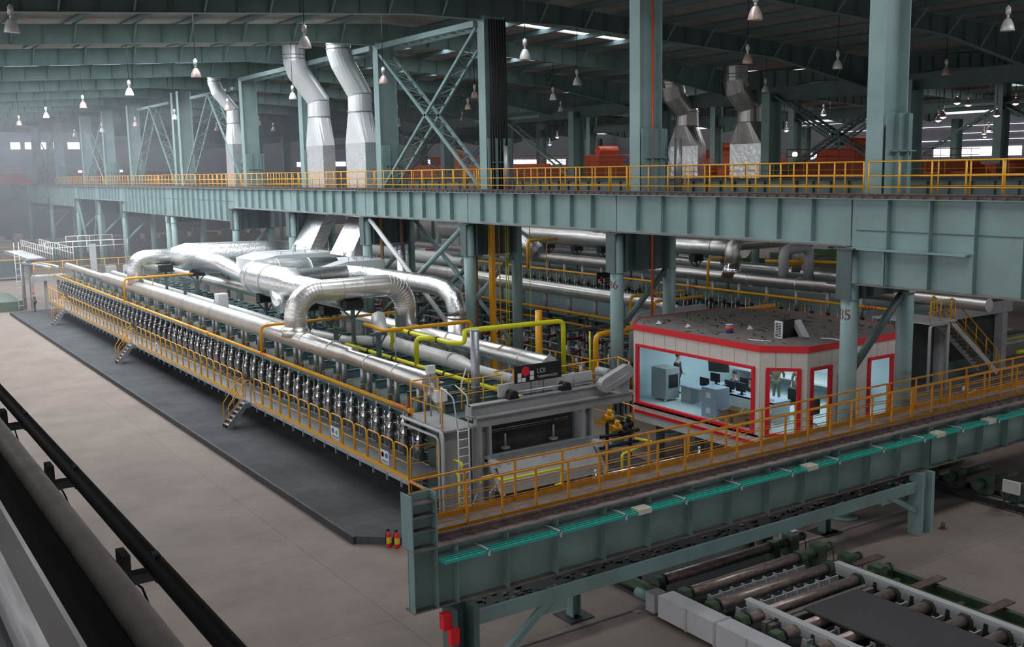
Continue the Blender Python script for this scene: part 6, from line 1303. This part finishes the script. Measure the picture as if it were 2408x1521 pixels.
grey_rail((16.9, 114), (16.9, 97.5), 14, 'white railing along the outer side of the discharge deck', 4.75); grey_rail((18.6, 114), (18.6, 97.5), 14, 'white railing along the inner side of the discharge deck', 4.75)
grey_rail((17.4, 104), (24.8, 104), 6, 'white railing across the discharge deck above the orange railing', 4.9); grey_rail((20.4, 110), (24.8, 110), 4, 'white railing at the back of the discharge deck', 5.1)
t = thing('ladder', 'thin white ladder at the outer corner of the discharge structure', 'ladder', (14.5, 102, 2))
for x in (14.5, 14.9): m = M(); m.cyl((x, 102, .3), (x, 102, 6.3), .03, 5); obj('stile', m, 'white', t)
for k in range(10): m = M(); m.cyl((14.5, 102, .6+.55*k), (14.9, 102, .6+.55*k), .02, 5); obj('rung', m, 'white', t)
m = M(); m.box(20.25, 20.75, 98.6, 98.9, .25, 6.0); single('exhaust_stack', m, 'pale_grey', 'pale upright square stack at the far end of the furnace', 'stack')
pipe_rail([(15.6, 99.4), (25.2, 99.4)], [(15.6+1.2*i, 99.4) for i in range(9)], 'orange railing across the far end of the furnace', 3.4, 1.2, .04)
for i, x in enumerate((18.9, 21.6, 23.2)): m = M(); m.box(x, x+.9, 99.0, 99.6, 3.0, 3.9); single('control_box', m, ('grey_paint', 'pale_grey', 'white')[i], ['grey control box behind the far orange railing', 'pale control box in the middle of the far orange railing', 'white control box at the crane-column end of the far railing'][i], 'box')
m = M(); m.box(2, 15.0, 103, 112, 0, .9); single('roller_bed', m, 'green_machine', 'low green roller bed beyond the far end of the furnace', 'machine')
m = M(); m.box(0, 20, 135, 137, .4, 2.4); single('barrier_wall', m, 'teal_dark', 'long dark enclosure across the bay far beyond the furnace', 'enclosure')
orange_rail((4, 134.5, 2.4), (21, 134.5, 2.4), 9, 'dim yellow railing on the enclosure far beyond the furnace', 1.6, mname='handrail_yellow')
orange_rail((33, 118, 2.2), (50, 118, 2.2), 12, 'yellow railing of the hazy walkway far under the crane girder', 1.5, mname='handrail_yellow')
for i, (a, b, y, h_, mt) in enumerate(((34, 46, 122, 2.2, 'teal_dark'), (62, 84, 112, 2.6, 'white_duct'), (64, 80, 96, 1.6, 'dusty'), (34, 56, 150, 3.2, 'dusty'), (5, 26, 160, 3, 'dusty'), (70, 100, 70, 2.4, 'green_machine'), (66, 84, 50, 1.8, 'green_machine'))):
    t = thing('machine_line', ['dim machine line behind the hazy yellow railing', 'pale machine line with a red stripe in the third bay', 'brownish machine bed in the third bay', 'long dusty machine line in the far haze of the second bay', 'long dusty machine line in the far haze of the main bay', 'green machine line in the third bay', 'green machine line beyond the orange stair'][i], 'machine', ((a+b)/2, y, 0))
    m = M(); m.box(a, b, y, y+2.5, 0, h_); obj('body', m, mt, t); 
    for k in range(int((b-a)/2.2)): m = M(); m.box(a+.3+2.2*k, a+1.5+2.2*k, y+.4, y+1.9, h_, h_+.5+.4*(k % 3)); obj('hood', m, mt, t)
    if mt == 'white_duct': m = M(); m.box(a, b, y-.05, y, h_-.35, h_-.15); obj('stripe', m, 'red', t)
# ================================================================ orange overhead cranes
def crane(x0, x1, y, z, lab, h_=1.6, w=1.2, rail=True, mt='crane_orange'):
    t = thing('overhead_crane', lab, 'crane', ((x0+x1)/2, y, z)); m = M(); m.box(x0+.6, x1-.6, y, y+w, z+.2, z+.2+h_); obj('bridge_girder', m, mt, t); m = M(); m.box(x0+.6, x1-.6, y+w+2.2, y+w+3.2, z+.2, z+.2+h_); obj('bridge_girder', m, mt, t)
    for x in (x0, x1-.6): m = M(); m.box(x, x+.6, y-1.5, y+w+4.6, z, z+.8); obj('end_carriage', m, mt, t)
    xm = (x0*2+x1)/3; m = M(); m.box(xm, xm+3.4, y+.2, y+w+2.8, z+.2+h_, z+1.3+h_); m.cyl((xm+.4, y+1, z+1.8+h_), (xm+3, y+1, z+1.8+h_), .5, 12); obj('trolley', m, mt, t)
    if rail:
        m = M(); zz = z+.2+h_; n = int((x1-x0)/1.5)
        m.cyl((x0+.8, y, zz+1.1), (x1-.8, y, zz+1.1), .04, 5); m.cyl((x0+.8, y, zz+.55), (x1-.8, y, zz+.55), .03, 5)
        for i in range(n): m.cyl((x0+.8+1.5*i, y, zz), (x0+.8+1.5*i, y, zz+1.1), .03, 4)
        obj('railing', m, mt, t)
crane(1.2, 28.6, 177.5, 10.95, 'hazy orange overhead crane at the far end of the main bay', 1.5)
crane(61.4, 88.3, 121, 11.0, 'long orange overhead crane in the third bay behind the cross bracing', 1.5)
crane(91.5, 118.3, 100, 11.0, 'orange overhead crane with walkway in the fourth bay', 1.7)
crane(61.4, 88.3, 88, 10.9, 'orange overhead crane in the third bay beyond the black cable column', 1.1)
crane(61.4, 88.3, 55, 10.9, 'orange overhead crane with railing behind the dark X bracing and column 85', .9)
crane(91.5, 118.3, 52, 10.9, 'brownish orange overhead crane in the fourth bay near the bright windows', .9)
crane(31.8, 58, 186, 11.0, 'hazy red-orange overhead crane far down the second bay', 1.5)
for i, (z, y0, y1) in enumerate(((17.2, 40, 120), (18.6, 50, 150), (15.9, 60, 140))):
    m = M(); m.box(184.7, 184.8, y0, y1, z, z+.08); struct('window_%d' % (80+i), m, 'far_glow')  # glowing strips for daylight gaps in the wall cladding
# girders of the rows beyond
for x, lab in ((91, 'distant crane girder of the third column row'), (120, 'distant crane girder of the fourth column row')):
    m = M(); m.ibeam((x, 30, 10.1), (x, 200, 10.1), 1.6, .5); single('crane_girder', m, 'teal_dark', lab, 'girder')
# bright openings in the outer wall
for k_, (a, b, z0, z1) in enumerate(((62, 84, 12.4, 15.2), (88, 104, 12.9, 14.6), (108, 126, 12.9, 14.6), (133, 160, 13.0, 14.3), (166, 178, 13.0, 14.2), (186, 204, 13, 14.2), (50, 61, 9.6, 15.2))):
    m = M(); m.box(184.8, 185, a, b, z0, z1); struct('window_%d' % (50+k_), m, 'far_glow')
for k_, (a, b, z0, z1) in enumerate(((126, 131, 13.2, 14.6), (92, 104, 13.4, 14.4), (108, 119, 13.3, 14.3), (150, 168, 13.0, 14.4))):
    m = M(); m.box(a, b, 224.8, 225, z0, z1); struct('window_%d' % (60+k_), m, 'far_glow')
t0 = None
for j in range(6):
    for i in range(6):
        pass
for i, (x, y, z) in enumerate(((121, 95, 19.0), (121, 130, 18.4), (130, 80, 19), (140, 110, 18), (152, 75, 18.5), (150, 150, 18.0), (166, 90, 18), (172, 120, 18.0))):
    z = roof_top(x)+.2; m = M(); m.box(x, x+.25, y, y+34, z, z+.1); single('strip_light', m, 'strip_glow', 'thin lit strip under the distant roof, %s of the group' % ORD[i], 'light', 'thin lit strips under the distant roof')
# ================================================================ hanging high-bay lamps
def lamp(x, y, zb, on=False, first=None, lab=None, grp=None, shell='lamp_shell'):
    t = thing('high_bay_lamp', lab, 'lamp', (x, y, zb), grp)
    m = M(); m.lathe([(.25, 0), (.255, .02), (.22, .20), (.13, .40), (.09, .44), (.06, .46)], (x, y, zb), 18); sd = obj('shade', m, shell, t)
    m = M(); m.cyl((x, y, zb+.46), (x, y, zb+.60), .05, 10); m.cyl((x, y, zb+.60), (x, y, zb+.86), .095, 12); m.cyl((x, y, zb+.86), (x, y, zb+.92), .04, 8); obj('ballast', m, 'lamp_white', t)
    m = M(); m.lathe([(.0, -.10), (.12, -.07), (.22, .02)] if on else [(.0, .02), (.22, .02)], (x, y, zb), 18); obj('reflector', m, 'lamp_glow' if on else 'silver', sd)
    m = M(); zt = roof_top(x)+.31; m.cyl((x, y, zb+.9), (x, y, zt), .018, 5); obj('drop_cord', m, 'black', t)
    return t
k = 0
ZL = 17.0
spots = []
for x in (6.0, 16.3, 26.6): 
    for y in (25.0, 38.5, 52.2, 65.2, 78, 91.8, 105, 119, 133): spots.append((x, y))
for x in (37.5, 44.0, 53.2):
    for y in (22.7, 35.7, 49.0, 60.3, 71.8, 87.9, 101, 114): spots.append((x, y))
nm = {6.0: 'outer', 16.3: 'middle', 26.6: 'column-side', 37.5: 'first', 44.0: 'second', 53.2: 'third'}
for (x, y) in spots:
    ylist = [q for (p, q) in spots if p == x]; n_ = ylist.index(y)
    bay = 'main bay' if x < 30 else 'next bay'
    lamp(x, y, ZL-.25, False, None, 'unlit bell lamp in the %s row of the %s, %s one down the hall' % (nm[x], bay, ORD[n_]), 'hanging lamps of the hall', 'lamp_white' if (n_+int(x)) % 2 else 'lamp_shell')
for i, (x, y, z) in enumerate(((70.5, 46.3, 16.5), (69.6, 46.8, 15.5), (71.7, 43.9, 15.5), (76.4, 45.3, 16.5), (75.1, 50.9, 15.5), (73.9, 47.6, 16.5), (74.1, 61.5, 16.5), (79, 70, 15.5), (107, 87.8, 15.5), (104, 120, 15.5), (86, 117, 16.5), (72, 94.7, 16.5), (84, 116, 15.5), (100, 62, 15.3), (112, 70, 15.3), (125, 78, 15.3), (98, 92, 15.3), (132, 104, 15.3))):
    lamp(x, y, z-.3, True, None, 'lit white lamp hanging in the distant bays, %s outward from the second column row' % ORD[i], 'lit lamps of the distant bays')
m = M(); m.lathe([(0, .25), (.2, .18), (.25, 0), (.2, -.18), (0, -.25)], (78, 68, 12.9), 12); single('signal_lamp', m, 'green_lamp_glow', 'greenish glowing signal lamp on the distant crane girder', 'lamp')
m = M(); m.lathe([(0, .2), (.15, .14), (.2, 0), (.15, -.14), (0, -.2)], (80, 100, 12.9), 12); single('signal_lamp', m, 'green_lamp_glow', 'small greenish signal lamp behind the walkway railing', 'lamp')
# haze drifting through the far part of the main bay
hz = bpy.data.materials.new('haze'); hz.use_nodes = True; nt = hz.node_tree; nt.nodes.clear(); ho = nt.nodes.new('ShaderNodeOutputMaterial'); vs_ = nt.nodes.new('ShaderNodeVolumeScatter')
vs_.inputs['Density'].default_value = HAZE = .003; vs_.inputs['Color'].default_value = (.86, .92, 1, 1); vs_.inputs['Anisotropy'].default_value = .2
nt.links.new(vs_.outputs[0], ho.inputs['Volume']); MATS['haze'] = hz
m = M(); m.box(-10, 58, 62, 220, .5, 17.5); o = obj('haze', m, 'haze'); tag(o, 'thin bluish haze hanging in the far part of the hall', 'haze', kind='stuff')
S.cycles.volume_step_rate = 4
